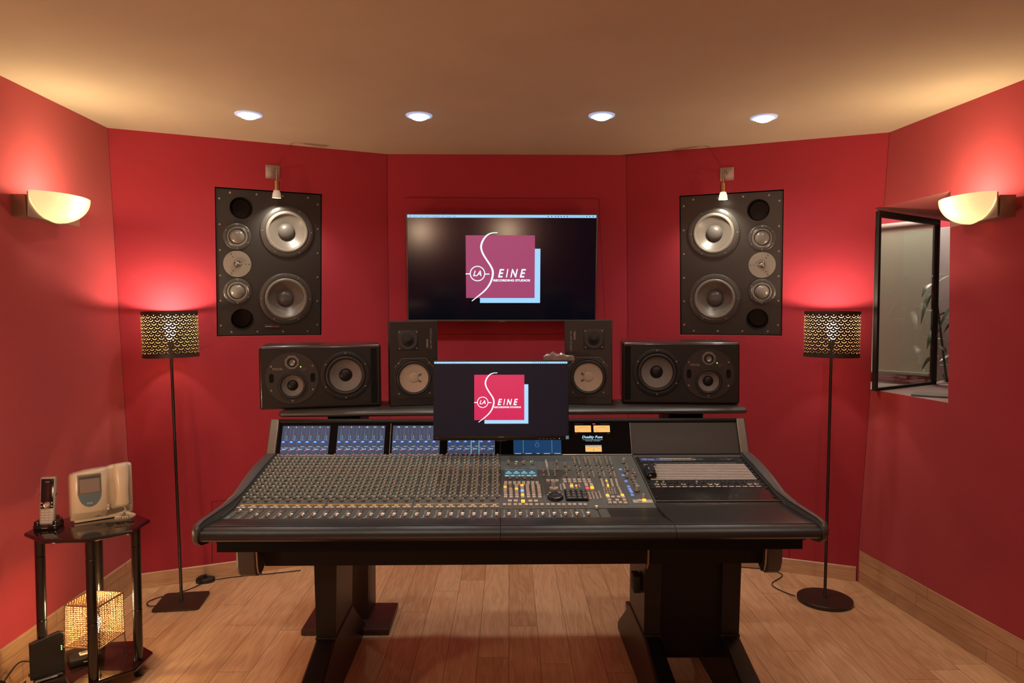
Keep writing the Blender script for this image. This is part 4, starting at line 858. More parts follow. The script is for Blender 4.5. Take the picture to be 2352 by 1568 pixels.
def wall_speaker(M, label, sx, badge):
    t = thing('wall_speaker', label, 'loudspeaker', mat4=M @ T(0, .012, 0)); W2, H2 = .2835, .408
    DB = mat('dark grey main baffle', (.025, .0235, .021), .34, bump=(25, .05), spec=.6)
    cab = MB(); cab.box(-W2, W2, .0, .27, -H2, H2, BLACKM); open_front(cab).build('cabinet', t)
    # baffle with two open ports
    mb = MB(); px2 = -sx * .153; ports = [(px2, .309), (px2, -.318)]; R = .060
    hs = [circ(px2, z, R, 36) for z in (.309, -.318)] + [circ(sx * .094, .187, .135, 48), circ(sx * .088, -.198, .135, 48)] + [circ(-sx * .175, .149, .066), circ(-sx * .176, -.159, .066)]
    mb.plate([(-W2, -H2), (W2, -H2), (W2, H2), (-W2, H2)], hs, 0, DB, OUT, .014)
    mb.build('baffle', t)
    for px, pz in ports:
        mb = MB(); mb.lathe([(R + .002, .0015), (R, .002), (R - .004, -.006), (R - .006, -.13), (0, -.13)], BLACK, T(px2, 0, pz) @ OUT, 32, close=False); mb.build('bass_port', t, smooth=60)
    WF = mat('woofer frame', (.045, .042, .038), .35, spec=.6); SG = mat('grey rubber surround', (.16, .14, .118), .38); CG = mat('grey woofer cone', (.125, .11, .092), .36); DG = mat('grey dust cap', (.085, .078, .07), .33)
    for cx, cz_ in ((sx * .094, .187), (sx * .088, -.198)):
        driver(t, 'woofer', cx, cz_, .147, .100, .047, DG, CG, WF, SG, .036, .55, 6, -.001, sr=.120, sa=.5)
    MG = mat('grey dome', (.16, .145, .125), .3)
    for cx, cz_ in ((-sx * .175, .149), (-sx * .176, -.159)):
        d = driver(t, 'midrange_driver', cx, cz_, .074, .045, .040, MG, SG, WF, SG, .004, .55, 6, -.001, sr=.055)
    PL = mat('taupe tweeter plate', (.19, .165, .135), .45)
    cx = -sx * .176; mb = MB(); mb.lathe([(.074, 0), (.074, .0035), (.020, .0035), (.018, .001), (0, .001)], PL, T(cx, 0, -.004) @ OUT, 48)
    for k in range(3):
        a = math.radians(0 if sx > 0 else 180) + k * 2 * PI / 3
        for r_ in (.045, .063): mb.cyl(.0028, .003, .0048, BROWNBL, T(cx + r_ * math.cos(a), 0, -.004 + r_ * math.sin(a)) @ OUT, 10)
    tw = mb.build('tweeter', t)
    mb = MB(); mb.lathe([(.014 * math.cos(a * PI / 12), .002 + .012 * math.sin(a * PI / 12)) for a in range(7)], MG, T(cx, 0, -.004) @ OUT, 20, close=False); mb.build('tweeter_dome', tw, smooth=60)
    mb = MB()
    for k in range(3):
        a = math.radians(0 if sx > 0 else 180) + k * 2 * PI / 3; c, s_ = math.cos(a), math.sin(a)
        mb.tube([(cx + .028 * c, -.004, -.004 + .028 * s_), (cx + .022 * c, -.012, -.004 + .022 * s_), (cx + .003 * c, -.017, -.004 + .003 * s_)], .0022, STEEL, n=8)
    mb.lathe([(.0205, .0035), (.0205, .006), (.0185, .006), (.0185, .0035)], STEEL, T(cx, 0, -.004) @ OUT, 28, close=False); mb.build('dome_guard', tw)
    m0 = MB(); m0.lathe([(.0062, 0), (.0058, .002), (.0035, .0024), (.003, .001), (0, .001)], STEEL, OUT, 12); sc0 = None
    for i in range(6):
        for x in (-W2 + .018, W2 - .018):
            z = -H2 + .055 + i * (2 * H2 - .11) / 5
            if sc0 is None: sc0 = m0.build('baffle_screw', t); sc0.location = (x, 0, z)
            else: inst(sc0, t, (x, 0, z))
    for i in range(4):
        for z in (-H2 + .018, H2 - .020): inst(sc0, t, (-.21 + i * .14, 0, z))
    if badge:
        mb = MB(); mb.rbox(-.035, .055, -.003, 0, -.372, -.348, .001, BLACKM); mb.text('dynaudio', -.028, .010, -.3625, -.3565, LABELW, OUT, z=.0034, bold=.03)
        mb.text('acoustics', .011, .049, -.3625, -.3575, mat('red badge print', (.5, .04, .03), .5), OUT, z=.0034, bold=.03); mb.build('badge', t)
wall_speaker(ML, 'large dark grey speaker set into the left slanting red wall', 1, True)
wall_speaker(MR, 'large dark grey speaker set into the right slanting red wall', -1, False)

def picture_light(M, label, dx, lit, power):
    t = thing('wall_spotlight', label, 'lamp', mat4=M)
    mb = MB(); mb.rbox(-.038, .038, -.004, 0, -.037, .037, .001, STEEL); mb.cyl(.004, .003, .0055, BRASS, T(-dx * .025, 0, .028) @ OUT, 10); mb.cyl(.004, .003, .0055, BRASS, T(dx * .027, 0, -.030) @ OUT, 10); mb.cyl(.010, .004, .008, STEEL, T(0, 0, .0) @ OUT, 16)
    mb.build('back_plate', t)
    mb = MB(); mb.tube([(0, -.004, 0), (0, -.05, .010), (dx * .006, -.082, .010), (dx * .012, -.092, 0), (dx * .012, -.092, -.035), (dx * .012, -.092, -.062)], .0042, STEEL, n=10); mb.build('arm', t, smooth=60)
    mb = MB(); mb.lathe([(.006, .0), (.0155, -.001), (.0155, -.048), (.013, -.050)], BRASS, T(dx * .012, -.092, -.056), 24); mb.build('lamp_holder', t)
    gl = mat('frosted bulb glass' if not lit else 'lit frosted bulb glass', (.72, .66, .58), .4, emit=(1, .82, .6), es=.12 if not lit else 1.1)
    mb = MB(); mb.lathe([(.011, -.104), (.016, -.108), (.022, -.125), (.0245, -.148)], gl, T(dx * .012, -.092, 0), 24, close=False); mb.build('bulb', t, smooth=60)
    em = mat('bulb lens ' + ('bright' if lit else 'soft'), (1, .9, .8), .3, emit=(1, .82, .58), es=20 if lit else 1.5)
    mb = MB(); mb.lathe([(0, -.1475), (.0238, -.1475), (.0240, -.1490), (0, -.1510)], em, T(dx * .012, -.092, 0), 24, close=False); mb.build('bulb_lens', t)
    p = M @ Vector((dx * .012, -.092, -.158)); q = M @ Vector((dx * .05, -.002, -.50))
    lamp('spot_bulb', 'SPOT', p, power, (1, .86, .68), .012, target=q, spot=120, blend=.8)
picture_light(frame((-1.284, LBY(-1.284, 2.343), 2.343), .43, -.10), 'small steel spotlight above the left wall speaker', 1, False, PL)
picture_light(frame((1.303, RBY(1.303, 2.346), 2.346), -.43, -.108), 'small steel spotlight above the right wall speaker, bulb end glowing bright', -1, True, PL)

# ------------------------------------------------------------------ television and desktop screen
LOGOB = mat('pale blue logo light', (.3, .5, .6), .3, emit=(.24, .57, .92), es=1.); LOGOW = mat('white logo light', (.6, .8, .9), .3, emit=(.62, .88, 1.), es=1.15)
def logo(mb, M, cx, cy, k, sqm):
    f = lambda x, y: ((x - 1130) * k + cx, (830 - y) * k + cy)
    def R(x0, x1, y0, y1, m, z): a = f(x0, y1); b = f(x1, y0); mb.rect(a[0], b[0], a[1], b[1], z, m, M)
    R(1467, 1527, 634, 1195, LOGOB, .0008); R(900, 1468, 1143, 1195, LOGOB, .0008); R(755, 1470, 497, 1144, sqm, .0010)
    cps = [(1085, 470), (1035, 472), (985, 490), (945, 530), (920, 580), (914, 625), (930, 680), (965, 740), (1005, 800), (1030, 850), (1034, 900), (1018, 965), (985, 1025), (940, 1075), (880, 1125), (815, 1175)]
    ws = [7, 10, 13, 16, 18, 18, 17, 16, 17, 19, 20, 18, 16, 14, 11, 8]; pts = []; w2 = []
    for i in range(len(cps) - 1):
        p0, p1, p2, p3 = cps[max(i - 1, 0)], cps[i], cps[i + 1], cps[min(i + 2, len(cps) - 1)]
        for j in range(4):
            t = j / 4; q = [0.5 * ((2 * p1[c]) + (-p0[c] + p2[c]) * t + (2 * p0[c] - 5 * p1[c] + 4 * p2[c] - p3[c]) * t * t + (-p0[c] + 3 * p1[c] - 3 * p2[c] + p3[c]) * t ** 3) for c in (0, 1)]
            pts.append(f(*q)); w2.append((ws[i] * (1 - t) + ws[i + 1] * t) * k)
    pts.append(f(*cps[-1])); w2.append(ws[-1] * k); mb.ribbon(pts, w2, LOGOW, M, z=.0016)
    n = 48; mb.ribbon([f(875 + 75 * math.cos(2 * PI * i / n), 890 + 75 * math.sin(2 * PI * i / n)) for i in range(n + 1)], [9 * k] * (n + 1), LOGOW, M, z=.0013)
    R(752, 800, 888, 898, LOGOW, .0013); R(951, 999, 890, 900, LOGOW, .0013)
    a = f(830, 916); b = f(916, 860); mb.text('LA', a[0], b[0], a[1], b[1], LOGOW, M, z=.0014, shear=.3, bold=.01)
    for ch, x0, x1 in (('E', 1088, 1152), ('I', 1170, 1196), ('N', 1216, 1294), ('E', 1314, 1378)):
        a = f(x0, 930); b = f(x1, 843); mb.text(ch, a[0], b[0], a[1], b[1], LOGOW, M, z=.0014, shear=.28, bold=.02)
    a = f(1040, 972); b = f(1421, 949); mb.text('RECORDING STUDIOS', a[0], b[0], a[1], b[1], LOGOW, M, z=.0014, bold=.035)
def menubar(mb, M, x0, x1, y1, h):
    mb.rect(x0, x1, y1 - h, y1, .0008, LOGOB, M); w_ = x1 - x0; ink = mat('menu ink', (.02, .08, .12), .4, emit=(.02, .12, .22), es=1.)
    mb.prism([(x0 + w_ * .014 + h * .2 * math.cos(i * PI / 5), y1 - h * .5 + h * .25 * math.sin(i * PI / 5)) for i in range(10)], .001, .0012, ink, M)
    for s_, a, b in (('Finder', .030, .052), ('Fichier', .063, .085), ('Edition', .095, .118), ('Présentation', .128, .171), ('Aller', .181, .196), ('Fenêtre', .205, .231), ('Aide', .241, .256), ('Ven. 5 janv. à 12:53:43', .855, .935)):
        mb.text(s_, x0 + w_ * a, x0 + w_ * b, y1 - h * .72, y1 - h * .28, ink, M, z=.0012)
    for a in (.741, .760, .780, .795, .810, .826, .842, .945, .962, .980): mb.rect(x0 + w_ * a, x0 + w_ * (a + .007), y1 - h * .68, y1 - h * .32, .0012, ink, M)
TVK = mat('television screen', (.002, .002, .003), .145, spec=.5, emit=(.0012, .0016, .004), es=1.)
tv = thing('television', 'large wall television showing a pink square logo, on the centre red wall', 'television', mat4=frame((.011, 4.255, 1.817), 0, -.100))
mb = MB(); W2, H2 = .5705, .322
mb.rbox(-W2 + .006, W2 - .006, .004, .040, -H2 + .006, H2 - .002, .004, BLACKM); mb.box(-.30, .30, .04, .070, -.2, .15, BLACKM); mb.build('back_housing', tv)
BEZ = mat('dark steel bezel', (.16, .145, .13), .35, metal=.7); mb = MB()
mb.rbox(-W2, W2, -.004, .012, -H2, -H2 + .011, .002, BEZ); mb.rbox(-W2, W2, -.004, .012, H2 - .004, H2, .0015, BEZ); mb.rbox(-W2, -W2 + .007, -.004, .012, -H2, H2, .002, BEZ); mb.rbox(W2 - .007, W2, -.004, .012, -H2, H2, .002, BEZ); mb.rbox(-.022, .022, -.006, .008, -H2 - .004, -H2 + .004, .002, BEZ)
mb.build('bezel', tv)
mb = MB(); mb.rect(-W2 + .006, W2 - .006, -H2 + .010, H2 - .003, 0, TVK, OUT); scn = mb.build('screen', tv)
mb = MB(); logo(mb, OUT, 0, .003, 1.129 / 1950, mat('tv logo square', (.3, .05, .12), .3, emit=(.24, .045, .13), es=1.)); menubar(mb, OUT, -W2 + .008, W2 - .008, H2 - .006, .0165); mb.build('screen_image', scn)

mon = thing('computer_monitor', 'black desktop monitor showing a magenta square logo, in front of the meter bridge', 'monitor', (.0035, 2.80, 1.042), (-math.radians(3), 0, 0))
W2, H = .2705, .318
mb = MB(); mb.rbox(-W2, W2, -.002, .022, 0, H, .003, BLACKM); mb.rbox(-.16, .16, .02, .045, .05, H - .06, .008, BLACKM); mb.build('housing', mon)
mb = MB(); mb.rbox(-W2, W2, -.006, -.001, 0, .019, .0015, BLACK); mb.prism([(-.03, .002), (.03, .002), (.015, -.0045), (-.015, -.0045)], -.004, .006, BLACKM, OUT)
mb.text('PHILIPS', -.011, .011, .0105, .0145, mat('grey screen badge', (.34, .27, .22), .4), OUT, z=.0063, bold=.02); mb.text('241V', -W2 + .008, -W2 + .022, .0075, .0105, LINE, OUT, z=.0063)
for i in range(5): mb.rect(.150 + i * .0145, .157 + i * .0145, .0045, .0065, .0063, LINE, OUT)
mb.rect(.231, .2335, .005, .0075, .0063, UIW, OUT); mb.rect(W2 - .0125, W2 - .0005, .004, .017, .0063, mat('blue energy sticker', (.15, .30, .40), .4, emit=(.1, .22, .30), es=.5), OUT)
mb.build('chin', mon)
mb = MB(); mb.rect(-W2 + .003, W2 - .004, .018, H - .003, .0045, mat('desktop screen', (.009, .008, .009), .42, spec=.2, emit=(.0035, .0045, .010), es=1.), OUT); scn = mb.build('screen', mon)
mb = MB(); M_ = OUT @ T(0, 0, .005); logo(mb, M_, -.0065 + .004, .166 + .002, .5275 / 1890, mat('monitor logo square', (.5, .02, .08), .3, emit=(.38, .008, .075), es=1.)); menubar(mb, M_, -W2 + .004, W2 - .006, H - .005, .0075)
mb.prism([(.050, .0155 + .008), (.050, .0235), (.0535, .0195)], .001, .0015, UIW, M_); mb.build('screen_image', scn)
mb = MB(); mb.rbox(-.03, .03, .04, .10, .10, .16, .006, BLACKM); mb.rbox(-.02, .02, .08, .30, .105, .145, .005, BLACKM); mb.rbox(-.045, .045, .245, .31, .091, .105, .004, BLACKM); mb.build('mounting_arm', mon)
# crumpled clear bag of cable behind the screen
FOIL = mat('crinkled clear plastic', (.30, .27, .26), .10, metal=.4, spec=.8, bump=(120, 1.))
bag = thing('plastic_wrap', 'crumpled shiny clear plastic on top of the desktop monitor', 'plastic bag', (.235, 2.833, 1.372))
mb = MB(); random.seed(3); n = 16; s = []
for i in range(n + 1):
    x = -.062 + .124 * i / n; hh = [.002, .010, .016, .012, .021, .024, .017, .013, .015, .019, .016, .011, .008, .009, .008, .007, .003][i] * .95
    s.append([(x, -.012 + .004 * random.random(), -.014), (x + .003 * random.random(), -.013, hh * .5), (x, -.006, hh * (.75 + .2 * random.random())), (x + .004 * random.random(), .002, hh), (x, .012, hh * .7), (x, .018, -.014)])
mb.loft(s, FOIL); mb.build('wrap', bag, smooth=20)

# ------------------------------------------------------------------ floor lamps
def shade_mat(name, outer, inner, nrow, ncol, h0, h1):
    """metal shade pierced by rows of scallops: the pattern follows the shade itself (its UV map)"""
    m = bpy.data.materials.new(name); m.use_nodes = True; nt = m.node_tree; N = nt.nodes; L = nt.links
    b = N['Principled BSDF']; b.inputs['Roughness'].default_value = .5; out = N['Material Output']
    uv = N.new('ShaderNodeUVMap'); sp = N.new('ShaderNodeSeparateXYZ'); L.new(uv.outputs[0], sp.inputs[0])
    def mth(op, a, b_=None, c=None):
        n = N.new('ShaderNodeMath'); n.operation = op
        for i, v in enumerate((a, b_, c)):
            if v is None: continue
            if isinstance(v, (int, float)): n.inputs[i].default_value = v
            else: L.new(v, n.inputs[i])
        return n.outputs[0]
    V = mth('DIVIDE', mth('SUBTRACT', sp.outputs['Y'], h0), (h1 - h0) / nrow)     # row coordinate
    row = mth('FLOOR', V); fv = mth('SUBTRACT', V, row)
    U = mth('ADD', mth('MULTIPLY', sp.outputs['X'], ncol), mth('MULTIPLY', mth('MODULO', row, 2), .5))
    fu = mth('SUBTRACT', mth('FRACT', U), .5)
    dx = mth('MULTIPLY', fu, .0360); dy = mth('MULTIPLY', mth('SUBTRACT', fv, .90), (h1 - h0) / nrow)
    d = mth('SQRT', mth('ADD', mth('MULTIPLY', dx, dx), mth('MULTIPLY', dy, dy)))
    arc = mth('MULTIPLY', mth('COMPARE', d, .0136, .0013), mth('LESS_THAN', dy, -.0055))
    dot = mth('LESS_THAN', d, .0021)
    inr = mth('MULTIPLY', mth('GREATER_THAN', V, 0.0), mth('LESS_THAN', V, nrow))
    hole = mth('MULTIPLY', mth('MAXIMUM', arc, dot), inr)
    g = N.new('ShaderNodeNewGeometry'); cm = N.new('ShaderNodeMixRGB'); L.new(g.outputs['Backfacing'], cm.inputs[0])
    cm.inputs[1].default_value = (*outer, 1); cm.inputs[2].default_value = (*inner, 1); L.new(cm.outputs[0], b.inputs['Base Color'])
    tr = N.new('ShaderNodeBsdfTransparent'); mx = N.new('ShaderNodeMixShader'); L.new(hole, mx.inputs[0]); L.new(b.outputs[0], mx.inputs[1]); L.new(tr.outputs[0], mx.inputs[2]); L.new(mx.outputs[0], out.inputs[0])
    return m
POLE = mat('bronze pole', (.030, .021, .015), .35, metal=.3)
BULB = mat('glowing bulb', (1, .9, .7), .3, emit=(1, .80, .50), es=20)
def floor_lamp(loc, tilt, label, square, rz, inner, power, col):
    t = thing('floor_lamp', label, 'lamp', loc)
    sm = shade_mat('pierced shade', (.030, .022, .016), inner, 11, 24, .020, .222)
    mb = MB()
    if square:
        a = .117; r = .022; ps = []
        for cx, cy, a0 in ((a - r, a - r, 0), (-a + r, a - r, 90), (-a + r, -a + r, 180), (a - r, -a + r, 270)):
            for i in range(7): q = math.radians(a0 + 15 * i); ps.append((cx + r * math.cos(q), cy + r * math.sin(q)))
        mb.prism(ps, .002, .012, BROWNBL, Matrix.Rotation(rz, 4, 'Z'))
    else: mb.lathe([(.137, 0), (.140, .003), (.140, .019), (.137, .0215), (0, .0225)], BROWNBL, None, 72)
    mb.build('base', t)
    M = Matrix.Rotation(tilt, 4, 'Y')
    mb = MB(); mb.lathe([(.009, .008), (.009, .02), (.0078, .022), (.0075, 1.36), (.014, 1.365), (.017, 1.40), (0, 1.40)], POLE, M, 20); mb.build('pole', t)
    mb = MB(); R = .1365; H0, H1 = 1.318, 1.557; n = 96; me_v = []
    mb.lathe([(R, H0), (R, H1)], sm, M, n, close=False); sh_ = mb.build('lamp_shade', t, smooth=60)
    uvl = sh_.data.uv_layers.new(name='UVMap')
    for p in sh_.data.polygons:
        for li, vi in zip(p.loop_indices, p.vertices):
            k = vi % n; top = vi >= n
            u = k / n
            if k == 0 and any((q % n) == n - 1 for q in p.vertices): u = 1.0
            uvl.data[li].uv = (u, (H1 - H0) if top else 0)
    mb = MB()
    for z0, z1 in ((H0 - .001, H0 + .016), (H1 - .016, H1 + .001)): mb.lathe([(R + .0012, z0), (R + .0012, z1), (R - .0008, z1), (R - .0008, z0), (R + .0012, z0)], mat('dark shade band', (.040, .030, .022), .5), M, n, close=False)
    mb.build('shade_band', sh_)
    mb = MB()
    for k in range(3):
        a = k * 2 * PI / 3 + .3; mb.tube([(.012 * math.cos(a), .012 * math.sin(a), 1.38), (R * math.cos(a), R * math.sin(a), 1.545)], .0018, POLE, M)
    mb.build('shade_carrier', t)
    mb = MB(); mb.lathe([(.013, 1.40), (.016, 1.42), (.026, 1.445), (.029, 1.465), (.024, 1.49), (.010, 1.503), (0, 1.505)], BULB, M, 24); bb = mb.build('bulb', t, smooth=70); bb.visible_shadow = True
    p = M @ Vector((0, 0, 1.515)); lamp('floor_lamp_bulb', 'POINT', Vector(loc) + p, power, col, .028)
    return t
la = floor_lamp((-1.706, 3.745, 0), -.0225, 'floor lamp with pierced drum shade on a square dark base, left of the console', True, math.radians(7.5), (.34, .25, .10), LP[0], (1, .78, .54))
lb_ = floor_lamp((1.744, 3.705, 0), .008, 'floor lamp with pierced drum shade on a round dark base, right of the console', False, 0, (.34, .20, .10), LP[1], (1, .78, .56))
def cord(name, pts, r, m, label, cat, grp=None, smooth=True):
    out = []
    P = [Vector(p) for p in pts]
    for i in range(len(P) - 1):
        p0, p1, p2, p3 = P[max(i - 1, 0)], P[i], P[i + 1], P[min(i + 2, len(P) - 1)]
        for j in range(6):
            t = j / 6; out.append(.5 * ((2 * p1) + (-p0 + p2) * t + (2 * p0 - 5 * p1 + 4 * p2 - p3) * t * t + (-p0 + 3 * p1 - 3 * p2 + p3) * t ** 3))
    out.append(P[-1]); mb = MB(); mb.tube(out, r, m)
    if cat is None:      # part of the thing it is plugged into
        o = mb.build(name, label, smooth=80); o.matrix_parent_inverse = (label.matrix_basis).inverted(); return o
    o = mb.build(name, None, off=tuple(P[0]), smooth=80); o.location = P[0]
    return tag(o, label, cat, grp)
CORD = mat('black cord', (.018, .014, .012), .45)
cord('power_cord', [(-1.80, 3.70, .006), (-1.85, 3.69, .006), (-1.885, 3.74, .005), (-1.86, 3.80, .005), (-1.80, 3.85, .004), (-1.74, 3.92, .004), (-1.705, 4.00, .006)], .0028, CORD, la, None)
cord('power_cord', [(-1.665, 4.045, .007), (-1.60, 4.085, .004), (-1.50, 4.12, .004), (-1.36, 4.15, .004), (-1.2, 4.2, .004)], .0028, CORD, la, None)
cord('power_cord', [(1.606, 3.76, .008), (1.57, 3.83, .004), (1.545, 3.90, .004), (1.56, 3.96, .004), (1.64, 4.04, .004), (1.665, 4.10, .004), (1.60, 4.17, .004), (1.42, 4.22, .004), (1.2, 4.28, .004)], .0028, CORD, lb_, None)
mb = MB(); mb_ = T(-1.700 + 1.706, 4.035 - 3.745, 0) @ Matrix.Rotation(math.radians(12), 4, 'Z')
ps = [(.052 * math.cos(a * PI / 18), .034 * math.sin(a * PI / 18)) for a in range(36)]
mb = MB(); mb.loft([[(x * k, y * k, z) for x, y in ps] for k, z in ((.93, 0), (1, .004), (1, .020), (.94, .026), (.8, .028))], CORD, mb_); fs = mb.build('foot_switch', la, smooth=50, label='black oval dimmer foot switch on the cord')
mb = MB(); mb.lathe([(.026, .027), (.026, .033), (.022, .035), (0, .030)], BLACK, mb_ @ T(-.014, 0, 0), 28); mb.rbox(-.012, .004, -.006, .02, .030, .040, .003, BLACK, mb_); mb.build('slider_knob', fs)

# ------------------------------------------------------------------ wall sconces
BOWL = bpy.data.materials.new('frosted glass bowl'); BOWL.use_nodes = True; _n = BOWL.node_tree; _b = _n.nodes['Principled BSDF']
_b.inputs['Base Color'].default_value = (.90, .80, .55, 1); _b.inputs['Roughness'].default_value = .3
_t = _n.nodes.new('ShaderNodeBsdfTranslucent'); _t.inputs[0].default_value = (.26, .235, .16, 1); _mx = _n.nodes.new('ShaderNodeMixShader'); _mx.inputs[0].default_value = .35
_n.links.new(_b.outputs[0], _mx.inputs[1]); _n.links.new(_t.outputs[0], _mx.inputs[2]); _n.links.new(_mx.outputs[0], _n.nodes['Material Output'].inputs[0])
_b.inputs['Emission Color'].default_value = (1, .86, .58, 1); _b.inputs['Emission Strength'].default_value = .26
def sconce(loc, rz, label, power, grp=None):
    """x along the wall, -y out of the wall"""
    t = thing('wall_sconce', label, 'lamp', loc, (0, 0, rz)); W2 = .172
    mb = MB(); mb.rbox(-W2 + .01, W2 - .01, -.066, -.002, -.052, .038, .003, mat('satin bronze housing', (.30, .22, .16), .35, metal=.7)); mb.build('housing', t)
    mb = MB(); mb.rbox(-W2, W2, -.084, -.078, -.055, .048, .0015, mat('satin mirror plate', (.55, .46, .38), .3, metal=.6)); mb.rbox(-W2 + .02, W2 - .02, -.079, -.064, -.03, .03, .002, BRASS); mb.build('front_plate', t)
    mb = MB(); sec = []; A_, B_, C_ = W2 * 1.0, .112, .115; nu, nv = 28, 12
    for j in range(nv + 1):
        ph = (PI / 2) * j / nv; row = []
        for i in range(nu + 1):
            th = PI * i / nu; row.append((A_ * math.cos(th) * math.cos(ph) ** 1.15, -.086 - B_ * math.sin(th) * math.cos(ph) ** 1.0, .052 - C_ * math.sin(ph)))
        sec.append(row)
    vs = [p for r_ in sec for p in r_]; k = nu + 1
    mb.add(vs, [(j * k + i, j * k + i + 1, (j + 1) * k + i + 1, (j + 1) * k + i) for j in range(nv) for i in range(nu)], BOWL)
    o = mb.build('glass_bowl', t, smooth=80)
    mb = MB(); mb.lathe([(.013 * math.sin(a * PI / 8), .022 - .036 * math.cos(a * PI / 8)) for a in range(9)], BULB, T(0, -.125, .005), 16, close=False); mb.build('bulb', t, smooth=80)
    p = Matrix.Translation(loc) @ Matrix.Rotation(rz, 4, 'Z') @ Vector((0, -.130, .046)); lamp('sconce_bulb', 'POINT', p, power, SC, .022)
SC = (1, .80, .47)
sconce((LWX(3.11, 2.0), 3.115, 2.0), math.radians(89), 'half-bowl frosted glass wall light on the left red wall', SP)
sconce((RWX(3.035, 2.0), 3.035, 1.996), math.radians(-95), 'half-bowl frosted glass wall light on the right red wall beside the window', SP)
sconce((LWX(.45, 2.0), .45, 2.0), math.radians(89), 'half-bowl frosted glass wall light further back on the left wall', SP2, 'wall lights behind the camera')
sconce((RWX(.45, 2.0), .45, 2.0), math.radians(-95), 'half-bowl frosted glass wall light further back on the right wall', SP2, 'wall lights behind the camera')

GLB2 = mat('bright milk glass', (1, .9, .8), .3, emit=(1, .80, .50), es=GE)
for x, lab in ((-1.12, 'tall globe lamp against the rear wall, left'), (.10, 'tall globe lamp against the rear wall, centre')):
    t = thing('globe_lamp', lab, 'lamp', (x, REAR + .15, 0))
    mb = MB(); mb.lathe([(.12, 0), (.12, .012), (.012, .016), (.012, 1.44), (.03, 1.47)], POLE, None, 28); mb.build('stand', t)
    mb = MB(); mb.lathe([(.075 * math.sin(PI * a / 16), 1.54 - .075 * math.cos(PI * a / 16)) for a in range(17)], GLB2, None, 28, close=False); mb.build('glass_globe', t, smooth=80)
gl_ = thing('globe_lamp', 'low globe lamp standing by the left wall outside the frame', 'lamp', (-1.66, 2.02, 0))
mb = MB(); mb.lathe([(.10, 0), (.10, .012), (.01, .016), (.01, .70), (.03, .72)], POLE, None, 28); mb.build('stand', gl_)
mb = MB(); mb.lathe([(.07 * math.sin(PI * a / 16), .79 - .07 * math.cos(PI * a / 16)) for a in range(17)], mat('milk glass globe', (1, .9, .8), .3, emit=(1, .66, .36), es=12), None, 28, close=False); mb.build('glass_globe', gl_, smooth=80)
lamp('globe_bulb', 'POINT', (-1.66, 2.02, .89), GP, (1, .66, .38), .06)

# ------------------------------------------------------------------ ceiling downlights
for i, (x, y) in enumerate(((-1.204, 3.44), (-.390, 3.445), (.489, 3.43), (1.282, 3.45))):
    t = thing('downlight', ['recessed ceiling spotlight, furthest left of the row of four', 'recessed ceiling spotlight, second from the left', 'recessed ceiling spotlight, third from the left', 'recessed ceiling spotlight, furthest right of the row'][i], 'ceiling light', (x, y, CH), group='recessed ceiling spotlights')
    mb = MB(); mb.lathe([(.064, -.0005), (.062, -.006), (.052, -.007), (.048, -.003)], mat('bright downlight ring', (.75, .80, .88), .35, emit=(.30, .50, .9), es=.5), None, 40, close=False); mb.build('trim_ring', t)
    mb = MB(); mb.lathe([(.048, -.003), (.044, -.006), (.040, -.0065)], mat('pale blue lit reflector', (.7, .8, 1), .3, emit=(.32, .60, 1), es=1.6), None, 40, close=False); mb.build('reflector', t)
    mb = MB(); mb.lathe([(.041, -.006), (.036, -.016), (.022, -.022), (0, -.024)], mat('white lit lens', (1, 1, 1), .3, emit=(.60, .82, 1), es=6), None, 32, close=False); mb.build('lens', t, smooth=80)
    lamp('downlight_beam', 'SPOT', (x, y, CH - .035), DL, COOL, .035, target=(x, y, 0), spot=150, blend=1.)

# ------------------------------------------------------------------ side table and what stands on it
BOARD = mat('dark lacquered board', (.014, .006, .0055), .12, coat=.4, var=(9, .5)); TPOST = mat('black lacquered post', (.012, .010, .009), .22, coat=.3)
OCT = [(-1.94, 2.872), (-1.816, 2.782), (-1.642, 2.790), (-1.518, 2.905), (-1.522, 3.056), (-1.657, 3.160), (-1.826, 3.146), (-1.95, 3.031)]
tc_ = (-1.734, 2.968); tb = thing('side_table', 'small black two-tier table with an eight-sided top by the left wall', 'table', (tc_[0], tc_[1], 0))
for z0, z1 in ((.636, .655), (.052, .070)):
    mb = MB(); ps = [(x - tc_[0], y - tc_[1]) for x, y in OCT]
    mb.loft([[(x * k, y * k, z) for x, y in ps] for k, z in ((.965, z0), (1.0, z0 + .005), (1.0, z1 - .006), (.985, z1 - .001), (.965, z1))], BOARD)
    mb.build('table_top' if z1 > .5 else 'lower_shelf', tb, smooth=20)
for x, y, zz in ((-1.872, 2.862, .30), (-1.645, 2.822, .30), (-1.548, 2.985, .29), (-1.765, 3.085, .33)):
    mb = MB(); r = .0185; M = T(x - tc_[0], y - tc_[1], 0); mb.lathe([(r * .9, 0), (r, .003), (r, zz - .003), (r * .86, zz), (r, zz + .003), (r, .56), (r * .86, .563), (r, .566), (r, .637)], TPOST, M, 24); mb.build('leg', tb)
